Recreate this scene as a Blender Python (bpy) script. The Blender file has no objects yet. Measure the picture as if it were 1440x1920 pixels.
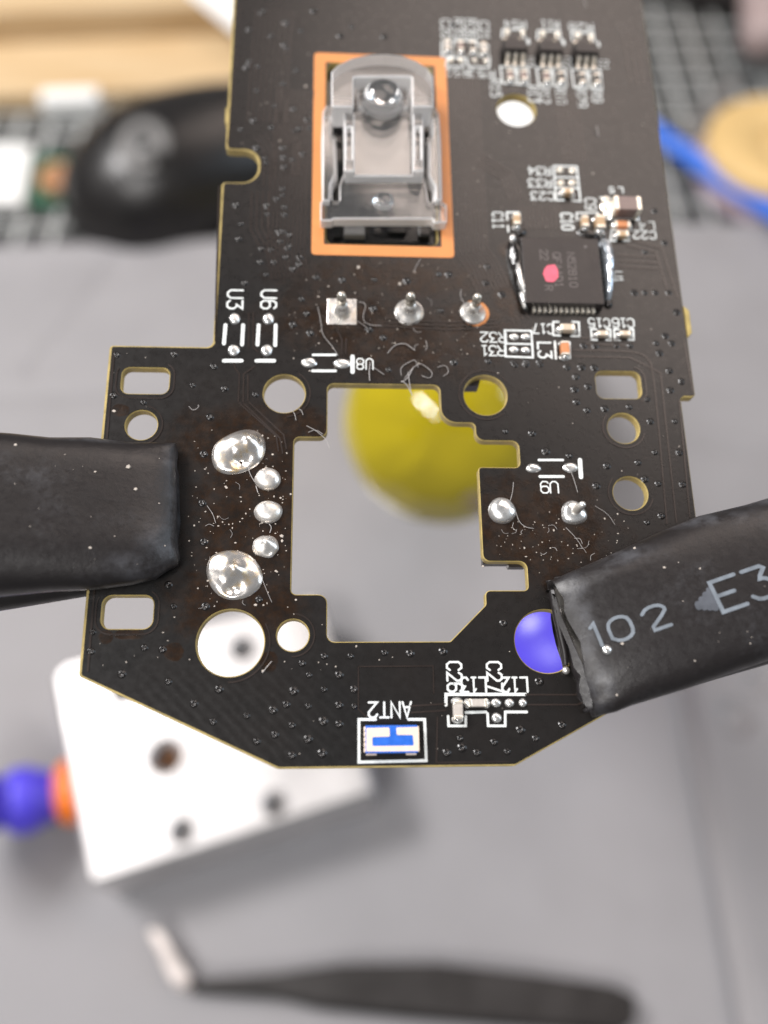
import bpy, bmesh, math, random
from mathutils import Vector, Matrix, noise
from mathutils.geometry import tessellate_polygon

random.seed(7)
R = math.radians
MM = 0.001                                   # shapes are written in millimetres, the scene is in metres
scene = bpy.context.scene
col = scene.collection

# ------------------------------------------------------------------ camera
PW, PH, FPX = 1440.0, 1920.0, 1600.0
CAM_H, CAM_T = 217.0, R(30)                  # height over the bench, tilt from straight down
BOARD_D = 57.2                               # mm from lens to board along the axis
cd = bpy.data.cameras.new('camera')
cam = bpy.data.objects.new('camera', cd)
col.objects.link(cam)
cam.location = (0, 0, CAM_H * MM)
cam.rotation_euler = (CAM_T, 0, 0)
cd.sensor_fit = 'HORIZONTAL'
cd.sensor_width = 36
cd.lens = 36 * FPX / PW
cd.clip_start = 0.002
cd.clip_end = 20
cd.dof.use_dof = True
cd.dof.focus_distance = 0.0562
cd.dof.aperture_fstop = 40 / 2.0             # a 2.0 mm pupil, as in a phone
cd.dof.aperture_blades = 0
scene.camera = cam

# ------------------------------------------------------------------ light
world = bpy.data.worlds.new('World')
scene.world = world
world.use_nodes = True
bg = world.node_tree.nodes['Background']
bg.inputs['Color'].default_value = (0.74, 0.77, 0.81, 1)
bg.inputs['Strength'].default_value = 0.21


def lamp(name, loc, target, size, power, color, size_y=None):
    l = bpy.data.lights.new(name, 'AREA')
    l.shape = 'RECTANGLE'
    l.size, l.size_y = size, size_y or size
    l.energy, l.color = power, color
    o = bpy.data.objects.new(name, l)
    col.objects.link(o)
    o.location = loc
    o.rotation_euler = (Vector(target) - Vector(loc)).to_track_quat('-Z', 'Y').to_euler()
    return o


lamp('ceiling_panel', (0.39, 0.60, 1.10), (0, 0.08, 0.16), 0.86, 5.0, (1.0, 0.84, 0.75), 0.50)
lamp('bench_lamp', (-0.52, 0.32, 0.76), (0, 0.12, 0.05), 0.34, 8.4, (1.0, 0.975, 0.965), 0.22)
for x, y, z, p in ((-0.36, -0.50, 1.05, 3.0), (-0.20, -0.62, 1.08, 2.2), (-0.50, -0.34, 1.02, 2.2)):
    lamp('room_light', (x, y, z), (0, 0.1, 0.1), 0.13, p, (1.0, 0.97, 0.95), 0.10)
lamp('window_light', (0.95, 0.10, 0.62), (0, 0.1, 0.12), 0.5, 3.2, (0.74, 0.87, 1.0), 0.7)

vs = scene.view_settings
vs.view_transform = 'Standard'
vs.look = 'None'
vs.exposure = 0.0
vs.gamma = 1.0
scene.cycles.max_bounces = 16
scene.cycles.transmission_bounces = 14
scene.cycles.transparent_max_bounces = 12
scene.cycles.glossy_bounces = 6
scene.cycles.sample_clamp_indirect = 6
scene.cycles.use_denoising = True

# ------------------------------------------------------------------ where things are
CAM_M = Matrix.Translation((0, 0, CAM_H)) @ Matrix.Rotation(CAM_T, 4, 'X')      # mm
BOARD_R = (Matrix.Rotation(R(-17.64), 4, 'X') @ Matrix.Rotation(R(3.33), 4, 'Y') @ Matrix.Rotation(R(0.735), 4, 'Z'))
BOARD_L = Matrix.Translation((0, 0, -BOARD_D)) @ BOARD_R                        # in camera space, mm
BOARD_MM = CAM_M @ BOARD_L


def scaled(m):
    m = m.copy()
    m.translation = m.translation * MM
    return m


BOARD = scaled(BOARD_MM)                     # board frame in the world, metres


def ray(px, py):
    return Vector(((px - PW / 2) / FPX, -(py - PH / 2) / FPX, -1.0))


_n = BOARD_R.to_3x3().col[2]
_u = BOARD_R.to_3x3().col[0]
_v = BOARD_R.to_3x3().col[1]
_o = Vector((0, 0, -BOARD_D))


def B(px, py, w=0.0):
    """a point measured in the photograph, as (u, v) in mm on the board (or w mm above it)"""
    d = ray(px, py)
    oo = _o + _n * w
    q = d * (_n.dot(oo) / _n.dot(d)) - _o
    return Vector((_u.dot(q), _v.dot(q)))


def D(px, py, h=0.0):
    """the same for the bench: (x, y) in mm at height h"""
    d = CAM_M.to_3x3() @ ray(px, py)
    t = (h - CAM_H) / d.z
    return Vector((d.x * t, d.y * t))


def D3(px, py, h=0.0):
    p = D(px, py, h)
    return Vector((p.x, p.y, h))


# ------------------------------------------------------------------ material helpers
def mat(name, color=(0.5, 0.5, 0.5), rough=0.5, metal=0.0, spec=0.5, trans=0.0, ior=1.5, coat=0.0):
    m = bpy.data.materials.new(name)
    m.use_nodes = True
    b = m.node_tree.nodes['Principled BSDF']
    b.inputs['Base Color'].default_value = (*color, 1)
    b.inputs['Roughness'].default_value = rough
    b.inputs['Metallic'].default_value = metal
    b.inputs['Specular IOR Level'].default_value = spec
    b.inputs['Transmission Weight'].default_value = trans
    b.inputs['IOR'].default_value = ior
    b.inputs['Coat Weight'].default_value = coat
    return m


class N:
    """small node-tree writer"""
    def __init__(s, m):
        s.t = m.node_tree
        s.b = s.t.nodes['Principled BSDF']

    def node(s, typ, ins=None, **kw):
        n = s.t.nodes.new(typ)
        for k, v in kw.items():
            setattr(n, k, v)
        for k, v in (ins or {}).items():
            s.set(n.inputs[k], v)
        return n

    def set(s, sock, v):
        if hasattr(v, 'is_output'):
            s.t.links.new(v, sock)
        else:
            sock.default_value = v

    def math(s, op, a, b=0.0, clamp=False):
        n = s.node('ShaderNodeMath', {0: a, 1: b}, operation=op, use_clamp=clamp)
        return n.outputs[0]

    def mix(s, f, a, b):
        n = s.node('ShaderNodeMix', data_type='RGBA')
        s.set(n.inputs[0], f)
        s.set(n.inputs[6], a)
        s.set(n.inputs[7], b)
        return n.outputs[2]

    def mixf(s, f, a, b):
        n = s.node('ShaderNodeMix', data_type='FLOAT')
        s.set(n.inputs[0], f)
        s.set(n.inputs[2], a)
        s.set(n.inputs[3], b)
        return n.outputs[0]

    def coords(s):
        """object coordinates in millimetres"""
        tc = s.node('ShaderNodeTexCoord')
        return s.node('ShaderNodeVectorMath', {0: tc.outputs['Object'], 'Scale': 1000.0}, operation='SCALE').outputs[0]

    def noise(s, vec, scale, detail=4.0, rough=0.55):
        return s.node('ShaderNodeTexNoise', {'Vector': vec, 'Scale': scale, 'Detail': detail, 'Roughness': rough}).outputs['Fac']

    def ramp(s, v, lo, hi, a=0.0, b=1.0):
        return s.node('ShaderNodeMapRange', {'Value': v, 'From Min': lo, 'From Max': hi, 'To Min': a, 'To Max': b}, clamp=True).outputs[0]

    def bump(s, h, strength, dist_mm):
        n = s.node('ShaderNodeBump', {'Height': h, 'Strength': strength, 'Distance': dist_mm * MM})
        s.set(s.b.inputs['Normal'], n.outputs[0])
        return n


def worn(name, color, rough, scale=0.5, amount=0.25, bump=0.0, bump_scale=3.0, **kw):
    """plain colour with uneven tone, gloss and fine relief"""
    m = mat(name, color, rough, **kw)
    n = N(m)
    c = n.coords()
    f = n.noise(c, scale, 5)
    k = n.ramp(f, 0.3, 0.7)
    dark = tuple(x * (1 - amount) for x in color) + (1,)
    lite = tuple(min(1, x * (1 + amount)) for x in color) + (1,)
    n.set(n.b.inputs['Base Color'], n.mix(k, dark, lite))
    n.set(n.b.inputs['Roughness'], n.ramp(f, 0.3, 0.7, max(0.02, rough * 0.8), min(1, rough * 1.2)))
    if bump:
        n.bump(n.noise(c, bump_scale, 3), bump, 0.1)
    return m


# ------------------------------------------------------------------ mesh helpers
class MB:
    def __init__(s):
        s.v, s.f, s.m, s.sm = [], [], [], []

    def add(s, verts, faces, mi=0, smooth=False):
        o = len(s.v)
        s.v += [tuple(p) for p in verts]
        for f in faces:
            s.f.append([i + o for i in f])
            s.m.append(mi)
            s.sm.append(smooth)
        return s

    def box(s, c, size, rz=0.0, mi=0, taper=1.0):
        hx, hy, hz = size[0] / 2, size[1] / 2, size[2] / 2
        vs = []
        for z, k in ((-hz, 1.0), (hz, taper)):
            for x, y in ((-hx, -hy), (hx, -hy), (hx, hy), (-hx, hy)):
                x, y = x * k, y * k
                vs.append((c[0] + x * math.cos(rz) - y * math.sin(rz), c[1] + x * math.sin(rz) + y * math.cos(rz), c[2] + z))
        return s.add(vs, [(3, 2, 1, 0), (4, 5, 6, 7), (0, 1, 5, 4), (1, 2, 6, 5), (2, 3, 7, 6), (3, 0, 4, 7)], mi)

    def cbox(s, c, size, ch, rz=0.0, mi=0):
        """box whose top edges and upright corners are eased by ch"""
        hx, hy, hz = size[0] / 2, size[1] / 2, size[2] / 2
        p = fillet([(-hx, -hy), (hx, -hy), (hx, hy), (-hx, hy)], ch, 3)
        rings = [(0, -hz), (0, hz - ch), (ch * .3, hz - ch * .3), (ch, hz)]
        vs = []
        for ins, z in rings:
            kx, ky = (hx - ins) / hx, (hy - ins) / hy
            for x, y in p:
                x, y = x * kx, y * ky
                vs.append((c[0] + x * math.cos(rz) - y * math.sin(rz), c[1] + x * math.sin(rz) + y * math.cos(rz), c[2] + z))
        n = len(p)
        fs = []
        for r in range(len(rings) - 1):
            for i in range(n):
                j = (i + 1) % n
                fs.append((r * n + i, r * n + j, (r + 1) * n + j, (r + 1) * n + i))
        s.add(vs, fs, mi, False)
        o = len(s.v) - n
        s.f.append([o + i for i in range(n)]); s.m.append(mi); s.sm.append(False)
        o0 = o - n * (len(rings) - 1)
        s.f.append([o0 + i for i in range(n)][::-1]); s.m.append(mi); s.sm.append(False)
        return s

    def prism(s, outer, holes, z0, z1, ch=0.0, mi=0, side=None, bottom=True):
        """flat plate with holes; ch eases the top rim"""
        side = mi if side is None else side
        loops = [ccw(outer)] + [ccw(h)[::-1] for h in holes]
        tops = [inset(l, ch) for l in loops] if ch else loops
        pts = [[Vector((x, y, 0)) for x, y in l] for l in tops]
        tris = tessellate_polygon(pts)
        flat = [p for l in tops for p in l]
        tri2 = []
        for t in tris:
            a, b, c = (flat[i] for i in t)
            ar = (b[0] - a[0]) * (c[1] - a[1]) - (c[0] - a[0]) * (b[1] - a[1])
            if abs(ar) > 1e-9:
                tri2.append(tuple(t) if ar > 0 else tuple(t)[::-1])
        s.add([(x, y, z1) for x, y in flat], tri2, mi)
        if bottom:
            fl = [p for l in loops for p in l]
            s.add([(x, y, z0) for x, y in fl], [t[::-1] for t in tri2], side)
        for l, tl in zip(loops, tops):
            n = len(l)
            rings = [[(x, y, z0) for x, y in l], [(x, y, z1 - ch) for x, y in l]]
            if ch:
                rings.append([(x, y, z1) for x, y in tl])
            vs = [p for r in rings for p in r]
            fs = []
            for r in range(len(rings) - 1):
                for i in range(n):
                    j = (i + 1) % n
                    fs.append((r * n + i, r * n + j, (r + 1) * n + j, (r + 1) * n + i))
            s.add(vs, fs, side)
        return s

    def tube(s, pts, rad, seg=8, mi=0, caps=True, smooth=True, squash=1.0):
        pts = [Vector(p) for p in pts]
        rad = rad if isinstance(rad, (list, tuple)) else [rad] * len(pts)
        rings = []
        up = Vector((0, 0, 1))
        for i, p in enumerate(pts):
            t = (pts[min(i + 1, len(pts) - 1)] - pts[max(i - 1, 0)]).normalized()
            a = t.cross(up)
            if a.length < 1e-4:
                a = t.cross(Vector((0, 1, 0)))
            a.normalize()
            b = a.cross(t)
            rings.append([p + (a * math.cos(k) + b * math.sin(k) * squash) * rad[i] for k in [2 * math.pi * q / seg for q in range(seg)]])
        vs = [p for r in rings for p in r]
        fs = [(r * seg + i, r * seg + (i + 1) % seg, (r + 1) * seg + (i + 1) % seg, (r + 1) * seg + i) for r in range(len(rings) - 1) for i in range(seg)]
        if caps:
            fs += [tuple(range(seg))[::-1], tuple((len(rings) - 1) * seg + i for i in range(seg))]
        return s.add(vs, fs, mi, smooth)

    def lathe(s, prof, origin, axis, seg=32, mi=0, smooth=True, cap=True):
        axis = Vector(axis).normalized()
        a = axis.cross(Vector((0, 0, 1)))
        if a.length < 1e-3:
            a = axis.cross(Vector((0, 1, 0)))
        a.normalize()
        b = axis.cross(a)
        origin = Vector(origin)
        vs = []
        for r, h in prof:
            for q in range(seg):
                k = 2 * math.pi * q / seg
                vs.append(origin + axis * h + (a * math.cos(k) + b * math.sin(k)) * r)
        fs = [(r * seg + i, r * seg + (i + 1) % seg, (r + 1) * seg + (i + 1) % seg, (r + 1) * seg + i) for r in range(len(prof) - 1) for i in range(seg)]
        if cap:
            fs += [tuple(range(seg))[::-1], tuple((len(prof) - 1) * seg + i for i in range(seg))]
        return s.add(vs, fs, mi, smooth)

    def ribbon(s, pts, w, z0, z1, mi=0, flare=0.0, caps=True):
        """flat line of width w standing from z0 to z1, round ends, mitred corners"""
        P = []
        for p in pts:
            p = Vector((p[0], p[1]))
            if not P or (p - P[-1]).length > 1e-4:
                P.append(p)
        closed = len(P) > 2 and (P[0] - P[-1]).length < 1e-3
        if closed:
            P = P[:-1]
        n = len(P)
        if n < 2:
            return s
        L, Rr = [], []
        for i in range(n):
            if closed or 0 < i < n - 1:
                d0 = (P[i] - P[i - 1]).normalized()
                d1 = (P[(i + 1) % n] - P[i]).normalized()
                t = d0 + d1
                if t.length < 0.3:
                    t = Vector((-d0.y, d0.x))
                t.normalize()
                m = Vector((-t.y, t.x))
                k = 1.0 / max(0.45, m.dot(Vector((-d0.y, d0.x))))
            else:
                d = (P[1] - P[0]).normalized() if i == 0 else (P[-1] - P[-2]).normalized()
                m, k = Vector((-d.y, d.x)), 1.0
            L.append(P[i] + m * k * w / 2)
            Rr.append(P[i] - m * k * w / 2)
        if closed:
            o1, o2 = L, Rr
            for a, b, top in ((o1, o2, True),):
                vs = []
                for q in range(n):
                    vs += [(a[q].x, a[q].y, z1), (b[q].x, b[q].y, z1), (a[q].x, a[q].y, z0), (b[q].x, b[q].y, z0)]
                fs = []
                for q in range(n):
                    r = (q + 1) % n
                    fs += [(q * 4, q * 4 + 1, r * 4 + 1, r * 4), (q * 4 + 2, q * 4, r * 4, r * 4 + 2), (q * 4 + 1, q * 4 + 3, r * 4 + 3, r * 4 + 1)]
                s.add(vs, fs, mi)
            return s
        out = list(Rr)
        if caps:
            d = (P[-1] - P[-2]).normalized()
            m = Vector((-d.y, d.x))
            out += [P[-1] + (d * math.sin(k) - m * math.cos(k)) * w / 2 for k in (R(36), R(72), R(108), R(144))]
        nl = len(out)
        out += L[::-1]
        if caps:
            d = (P[1] - P[0]).normalized()
            m = Vector((-d.y, d.x))
            out += [P[0] + (-d * math.sin(k) + m * math.cos(k)) * w / 2 for k in (R(36), R(72), R(108), R(144))]
        # top as strips so that bent lines stay clean
        vs = [(p.x, p.y, z1) for p in out]
        N_ = len(out)
        fs = []
        left = list(range(nl, nl + n))[::-1]
        for i in range(n - 1):
            fs.append((i, i + 1, left[i + 1], left[i]))
        if caps:
            fs.append(tuple([n - 1] + list(range(n, nl)) + [left[n - 1]]))
            fs.append(tuple([left[0]] + list(range(nl + n, N_)) + [0]))
        c = Vector((0, 0))
        vs += [(p.x, p.y, z0) for p in out]
        for i in range(N_):
            j = (i + 1) % N_
            fs.append((i + N_, j + N_, j, i))
        return s.add(vs, fs, mi)

    def build(s, name, mats, parent=None, origin=(0, 0, 0), smooth_angle=None, bevel=None, matrix=None):
        me = bpy.data.meshes.new(name)
        o3 = Vector(origin)
        me.from_pydata([tuple((Vector(p) - o3) * MM) for p in s.v], [], s.f)
        for m in (mats if isinstance(mats, (list, tuple)) else [mats]):
            me.materials.append(m)
        me.polygons.foreach_set('material_index', s.m)
        me.polygons.foreach_set('use_smooth', s.sm)
        me.validate()
        me.update()
        o = bpy.data.objects.new(name, me)
        col.objects.link(o)
        if parent is not None:
            o.parent = parent
        if matrix is not None:
            o.matrix_world = matrix
        elif parent is None:
            o.location = o3 * MM
        if bevel:
            b = o.modifiers.new('soft_edges', 'BEVEL')
            b.width = bevel * MM
            b.segments = 2
            b.limit_method = 'ANGLE'
            b.angle_limit = R(35)
            b.use_clamp_overlap = True
        return o


def ccw(p):
    a = sum(p[i][0] * p[(i + 1) % len(p)][1] - p[(i + 1) % len(p)][0] * p[i][1] for i in range(len(p)))
    return [tuple(q[:2]) for q in (p if a > 0 else p[::-1])]


def inset(p, d):
    """shift a loop to its left by d (inwards for a ccw loop)"""
    out = []
    n = len(p)
    for i in range(n):
        a, b, c = Vector(p[i - 1]), Vector(p[i]), Vector(p[(i + 1) % n])
        d0, d1 = (b - a), (c - b)
        d0 = d0.normalized() if d0.length > 1e-9 else d1.normalized()
        d1 = d1.normalized() if d1.length > 1e-9 else d0
        n0, n1 = Vector((-d0.y, d0.x)), Vector((-d1.y, d1.x))
        m = n0 + n1
        m = m.normalized() if m.length > 1e-6 else n0
        k = 1 / max(0.5, m.dot(n0))
        q = b + m * d * k
        out.append((q.x, q.y))
    return out


def fillet(p, r, seg=5):
    """round the corners of a loop; r one radius or one for each corner"""
    n = len(p)
    rs = r if isinstance(r, (list, tuple)) else [r] * n
    out = []
    for i in range(n):
        a, b, c = Vector(p[i - 1][:2]), Vector(p[i][:2]), Vector(p[(i + 1) % n][:2])
        if rs[i] <= 0:
            out.append((b.x, b.y))
            continue
        u, v = (a - b), (c - b)
        lu, lv = u.length, v.length
        u.normalize(); v.normalize()
        ang = math.acos(max(-1, min(1, u.dot(v))))
        if ang > R(172):
            out.append((b.x, b.y))
            continue
        t = min(rs[i] / math.tan(ang / 2), lu * 0.48, lv * 0.48)
        rr = t * math.tan(ang / 2)
        ctr = b + (u + v).normalized() * (rr / math.sin(ang / 2))
        p0, p1 = b + u * t - ctr, b + v * t - ctr
        a0, a1 = math.atan2(p0.y, p0.x), math.atan2(p1.y, p1.x)
        da = (a1 - a0 + math.pi) % (2 * math.pi) - math.pi
        for k in range(seg + 1):
            q = a0 + da * k / seg
            out.append((ctr.x + math.cos(q) * rr, ctr.y + math.sin(q) * rr))
    return out


def circle(c, r, seg=40):
    return [(c[0] + r * math.cos(2 * math.pi * i / seg), c[1] + r * math.sin(2 * math.pi * i / seg)) for i in range(seg)]


def rect(x0, y0, x1, y1):
    return [(x0, y0), (x1, y0), (x1, y1), (x0, y1)]


def chaikin(p, it=2):
    p = [Vector(q) for q in p]
    for _ in range(it):
        o = [p[0]]
        for a, b in zip(p, p[1:]):
            o += [a * .75 + b * .25, a * .25 + b * .75]
        o.append(p[-1])
        p = o
    return p


def tag(o, label=None, cat=None, group=None, kind=None):
    for k, v in (('label', label), ('category', cat), ('group', group), ('kind', kind)):
        if v:
            o[k] = v
    return o


def thing(name, label, cat, loc=(0, 0, 0), group=None, matrix=None):
    o = bpy.data.objects.new(name, None)
    o.empty_display_size = 0.005
    col.objects.link(o)
    if matrix is not None:
        o.matrix_world = matrix
    else:
        o.location = Vector(loc) * MM
    return tag(o, label, cat, group)


# ------------------------------------------------------------------ stroke lettering
GLYPH = {
    '0': [[(0, 1.2), (0, 4.8), (1.2, 6), (2.8, 6), (4, 4.8), (4, 1.2), (2.8, 0), (1.2, 0), (0, 1.2)]],
    '1': [[(0.8, 4.8), (2, 6), (2, 0)], [(0.8, 0), (3.2, 0)]],
    '2': [[(0, 4.8), (1, 6), (3, 6), (4, 5), (4, 3.9), (0, 0), (4, 0)]],
    '3': [[(0, 6), (4, 6), (2, 3.7), (3, 3.6), (4, 2.6), (4, 1.1), (3, 0), (1, 0), (0, 1)]],
    '4': [[(3, 0), (3, 6), (0, 2), (4, 2)]],
    '5': [[(4, 6), (0.2, 6), (0, 3.4), (1, 4), (3, 4), (4, 3), (4, 1.1), (3, 0), (1, 0), (0, 0.9)]],
    '6': [[(3.8, 5.2), (3, 6), (1, 6), (0, 4.8), (0, 1.1), (1, 0), (3, 0), (4, 1), (4, 2.5), (3, 3.5), (1, 3.5), (0, 2.5)]],
    '7': [[(0, 6), (4, 6), (1.5, 0)]],
    '8': [[(1, 3.2), (0.2, 4), (0.2, 5.2), (1, 6), (3, 6), (3.8, 5.2), (3.8, 4), (3, 3.2), (1, 3.2)], [(1, 3.2), (0, 2.2), (0, 1), (1, 0), (3, 0), (4, 1), (4, 2.2), (3, 3.2)]],
    '9': [[(0.2, 0.8), (1, 0), (3, 0), (4, 1.2), (4, 4.9), (3, 6), (1, 6), (0, 5), (0, 3.5), (1, 2.5), (3, 2.5), (4, 3.5)]],
    'A': [[(0, 0), (2, 6), (4, 0)], [(0.7, 2), (3.3, 2)]],
    'C': [[(4, 4.8), (3, 6), (1.2, 6), (0, 4.8), (0, 1.2), (1.2, 0), (3, 0), (4, 1.2)]],
    'D': [[(0, 0), (0, 6), (2.4, 6), (4, 4.6), (4, 1.4), (2.4, 0), (0, 0)]],
    'E': [[(4, 0), (0, 0), (0, 6), (4, 6)], [(0, 3.1), (3, 3.1)]],
    'F': [[(0, 0), (0, 6), (4, 6)], [(0, 3.1), (3, 3.1)]],
    'L': [[(0, 6), (0, 0), (4, 0)]],
    'N': [[(0, 0), (0, 6), (4, 0), (4, 6)]],
    'Q': [[(0, 1.2), (0, 4.8), (1.2, 6), (2.8, 6), (4, 4.8), (4, 1.2), (2.8, 0), (1.2, 0), (0, 1.2)], [(2.5, 1.6), (4.2, -0.4)]],
    'R': [[(0, 0), (0, 6), (3, 6), (4, 5.2), (4, 3.9), (3, 3.1), (0, 3.1)], [(2, 3.1), (4, 0)]],
    'T': [[(0, 6), (4, 6)], [(2, 6), (2, 0)]],
    'U': [[(0, 6), (0, 1.2), (1.2, 0), (2.8, 0), (4, 1.2), (4, 6)]],
    ' ': [],
}


def strokes(text, c, height, length, direction, slant=0.0):
    """polylines for text centred on c; direction 'I' upside down, 'D' reading down, or an angle"""
    ang = {'I': math.pi, 'D': -math.pi / 2}.get(direction, direction)
    k = height / 6.0
    n = len(text)
    adv = (length - 4 * k) / (n - 1) if n > 1 else 0
    kx = k
    if n > 1 and adv < 4.6 * k:
        kx = length / (n * 5.4 - 1.4)
        kx /= 1.0
        adv = kx * 5.4
    out = []
    w = adv * (n - 1) + 4 * kx
    for i, ch in enumerate(text):
        for st in GLYPH[ch]:
            pl = []
            for x, y in st:
                lx, ly = i * adv + x * kx - w / 2, (y - 3) * k
                pl.append((c[0] + lx * math.cos(ang) - ly * math.sin(ang), c[1] + lx * math.sin(ang) + ly * math.cos(ang)))
            out.append(pl)
    return out


# ------------------------------------------------------------------ materials
def solder_mask_material():
    m = mat('black solder mask', (0.010, 0.009, 0.008), 0.42, spec=0.5)
    n = N(m)
    c = n.coords()
    big = n.noise(c, 0.09, 3)
    fine = n.noise(c, 1.6, 6, 0.65)
    warp = n.noise(c, 0.55, 5, 0.6)
    base = n.mix(n.ramp(big, 0.35, 0.65), (0.0088, 0.0080, 0.0077, 1), (0.0130, 0.0106, 0.0095, 1))
    # dried flux: brown, glossy patches with ragged rims
    sep = n.node('ShaderNodeSeparateXYZ', {0: c})
    X, Y = sep.outputs[0], sep.outputs[1]
    acc = None
    for px, py, rx, ry, edge in FLUX:
        p = B(px, py)
        dx = n.math('DIVIDE', n.math('SUBTRACT', X, p.x), rx)
        dy = n.math('DIVIDE', n.math('SUBTRACT', Y, p.y), ry)
        d = n.math('SQRT', n.math('ADD', n.math('MULTIPLY', dx, dx), n.math('MULTIPLY', dy, dy)))
        d = n.math('ADD', d, n.math('MULTIPLY', n.math('SUBTRACT', warp, 0.5), 1.5))
        k = n.ramp(d, 1.0 + edge, 1.0 - edge)
        acc = k if acc is None else n.math('MAXIMUM', acc, k)
    patch = n.math('MULTIPLY', acc, n.ramp(fine, 0.25, 0.6, 0.55, 1.0))
    flux = n.mix(n.ramp(fine, 0.35, 0.7), (0.0105, 0.0055, 0.0028, 1), (0.026, 0.012, 0.005, 1))
    n.set(n.b.inputs['Base Color'], n.mix(patch, base, flux))
    r = n.ramp(fine, 0.3, 0.7, 0.25, 0.33)
    n.set(n.b.inputs['Roughness'], n.mixf(patch, r, n.ramp(warp, 0.3, 0.7, 0.16, 0.36)))
    # orange-peel of the lacquer, and the hatched copper pour that shows through it low on the left
    wav = n.node('ShaderNodeTexWave', {'Vector': c, 'Scale': 0.75, 'Distortion': 1.2, 'Detail': 2.0}, wave_type='BANDS', bands_direction='DIAGONAL')
    pl = B(470, 1330)
    dx = n.math('DIVIDE', n.math('SUBTRACT', X, pl.x), 8.5)
    dy = n.math('DIVIDE', n.math('SUBTRACT', Y, pl.y), 4.2)
    near = n.ramp(n.math('SQRT', n.math('ADD', n.math('MULTIPLY', dx, dx), n.math('MULTIPLY', dy, dy))), 1.1, 0.6)
    h = n.math('ADD', n.math('MULTIPLY', n.noise(c, 3.5, 4), 0.5), n.math('MULTIPLY', n.math('MULTIPLY', wav.outputs['Fac'], near), 0.5))
    h = n.math('ADD', h, n.math('MULTIPLY', n.math('MULTIPLY', n.noise(c, 7, 3), patch), 0.6))
    n.bump(h, 0.22, 0.045)
    return m


# px, py, radii in mm, softness of the rim
FLUX = [(470, 960, 3.6, 6.6, .30), (455, 830, 4.6, 2.6, .35), (440, 1130, 4.2, 2.6, .3), (760, 640, 5.5, 2.6, .5),
        (640, 600, 4.5, 2.2, .5), (560, 790, 1.8, 1.1, .3), (1010, 990, 4.6, 3.6, .35), (745, 520, 6.5, 1.6, .5),
        (890, 610, 2.6, 1.8, .4), (325, 1222, .62, .55, .10), (247, 1190, .95, .34, .10), (198, 1194, .42, .42, .10), (505, 1240, .55, .6, .10), (222, 771, .55, .45, .10),
        (230, 771, .45, .4, .12), (598, 808, 1.2, .7, .25), (965, 470, 1.0, .8, .3), (700, 680, .8, .5, .3), (955, 560, 1.2, 1.6, .35)]

M_MASK = solder_mask_material()
M_FR4 = worn('bare fibreglass', (0.40, 0.305, 0.105), 0.55, 0.8, 0.30, bump=0.5, bump_scale=5)
M_COPPER = worn('bare copper ring', (0.66, 0.255, 0.08), 0.42, 0.25, 0.10)
M_SILK = worn('white legend ink', (0.74, 0.77, 0.76), 0.6, 2.0, 0.12)
M_TRACE = worn('lacquer over tracks', (0.028, 0.020, 0.017), 0.24, 0.3, 0.2, spec=0.65)


def solder_material(name, color, rough, warm_tint=0.0, metal=0.9):
    m = mat(name, color, rough, metal=metal)
    n = N(m)
    c = n.coords()
    f = n.noise(c, 1.6, 4)
    n.set(n.b.inputs['Roughness'], n.ramp(f, 0.3, 0.7, rough * 0.55, rough * 1.5))
    tint = n.mix(n.ramp(f, 0.5, 0.72), (*color, 1), (color[0] * (1 - warm_tint * .35), color[1] * (1 - warm_tint * .6), color[2] * (1 - warm_tint), 1))
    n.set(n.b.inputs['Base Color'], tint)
    n.bump(n.noise(c, 0.9, 2), 0.30, 0.10)
    return m


M_SOLDER = solder_material('solder', (0.90, 0.87, 0.83), 0.33, 0.25, 0.8)
M_SOLDER_BRIGHT = solder_material('bright solder', (0.93, 0.92, 0.90), 0.26, 0.1, 0.85)
M_SOLDER_LARGE = solder_material('large solder joint', (0.93, 0.88, 0.83), 0.22, 0.65, 0.88)  # strong copper tint in the colour stands in for warm reflections
M_TIN = solder_material('tinned end', (0.86, 0.80, 0.70), 0.30, 0.2, 0.65)
M_PIN = solder_material('pin metal', (0.72, 0.68, 0.60), 0.28)
M_BRIDGE = solder_material('smeared solder', (0.80, 0.86, 0.93), 0.22)
M_BURNT = worn('burnt flux', (0.012, 0.010, 0.009), 0.16, 1.0, 0.4, bump=0.6, bump_scale=2.0, coat=0.4)
M_PLASTIC = worn('black chip plastic', (0.026, 0.021, 0.020), 0.36, 0.8, 0.12, bump=0.25, bump_scale=9)
M_MARK = mat('laser marking', (0.15, 0.13, 0.125), 0.6)
M_PINK = worn('pink ink', (0.78, 0.13, 0.19), 0.55, 1.5, 0.15)
M_TAN = worn('tan ceramic', (0.50, 0.34, 0.20), 0.5, 2, 0.15)
M_BEIGE = worn('beige ceramic', (0.62, 0.50, 0.38), 0.5, 2, 0.12)
M_ORANGE = worn('orange ferrite', (0.60, 0.24, 0.10), 0.45, 2, 0.15)
M_BROWNGREY = worn('brown grey ceramic', (0.22, 0.16, 0.145), 0.45, 2, 0.12)
M_GREYC = worn('grey ceramic', (0.50, 0.46, 0.42), 0.5, 2, 0.15)
M_BLACKRES = worn('black resistor glaze', (0.035, 0.032, 0.03), 0.3, 2, 0.2)
M_BLUE_ANT = worn('blue antenna ceramic', (0.018, 0.135, 0.62), 0.42, 2, 0.12)
M_CREAM = worn('cream silver print', (0.82, 0.68, 0.56), 0.38, 2, 0.06, metal=0.0)
M_SENSOR = worn('glossy black sensor', (0.006, 0.006, 0.006), 0.12, 1.0, 0.2)
M_CLEAR = mat('clear acrylic', (0.99, 0.985, 0.98), 0.03, trans=0.965, ior=1.49)
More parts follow.
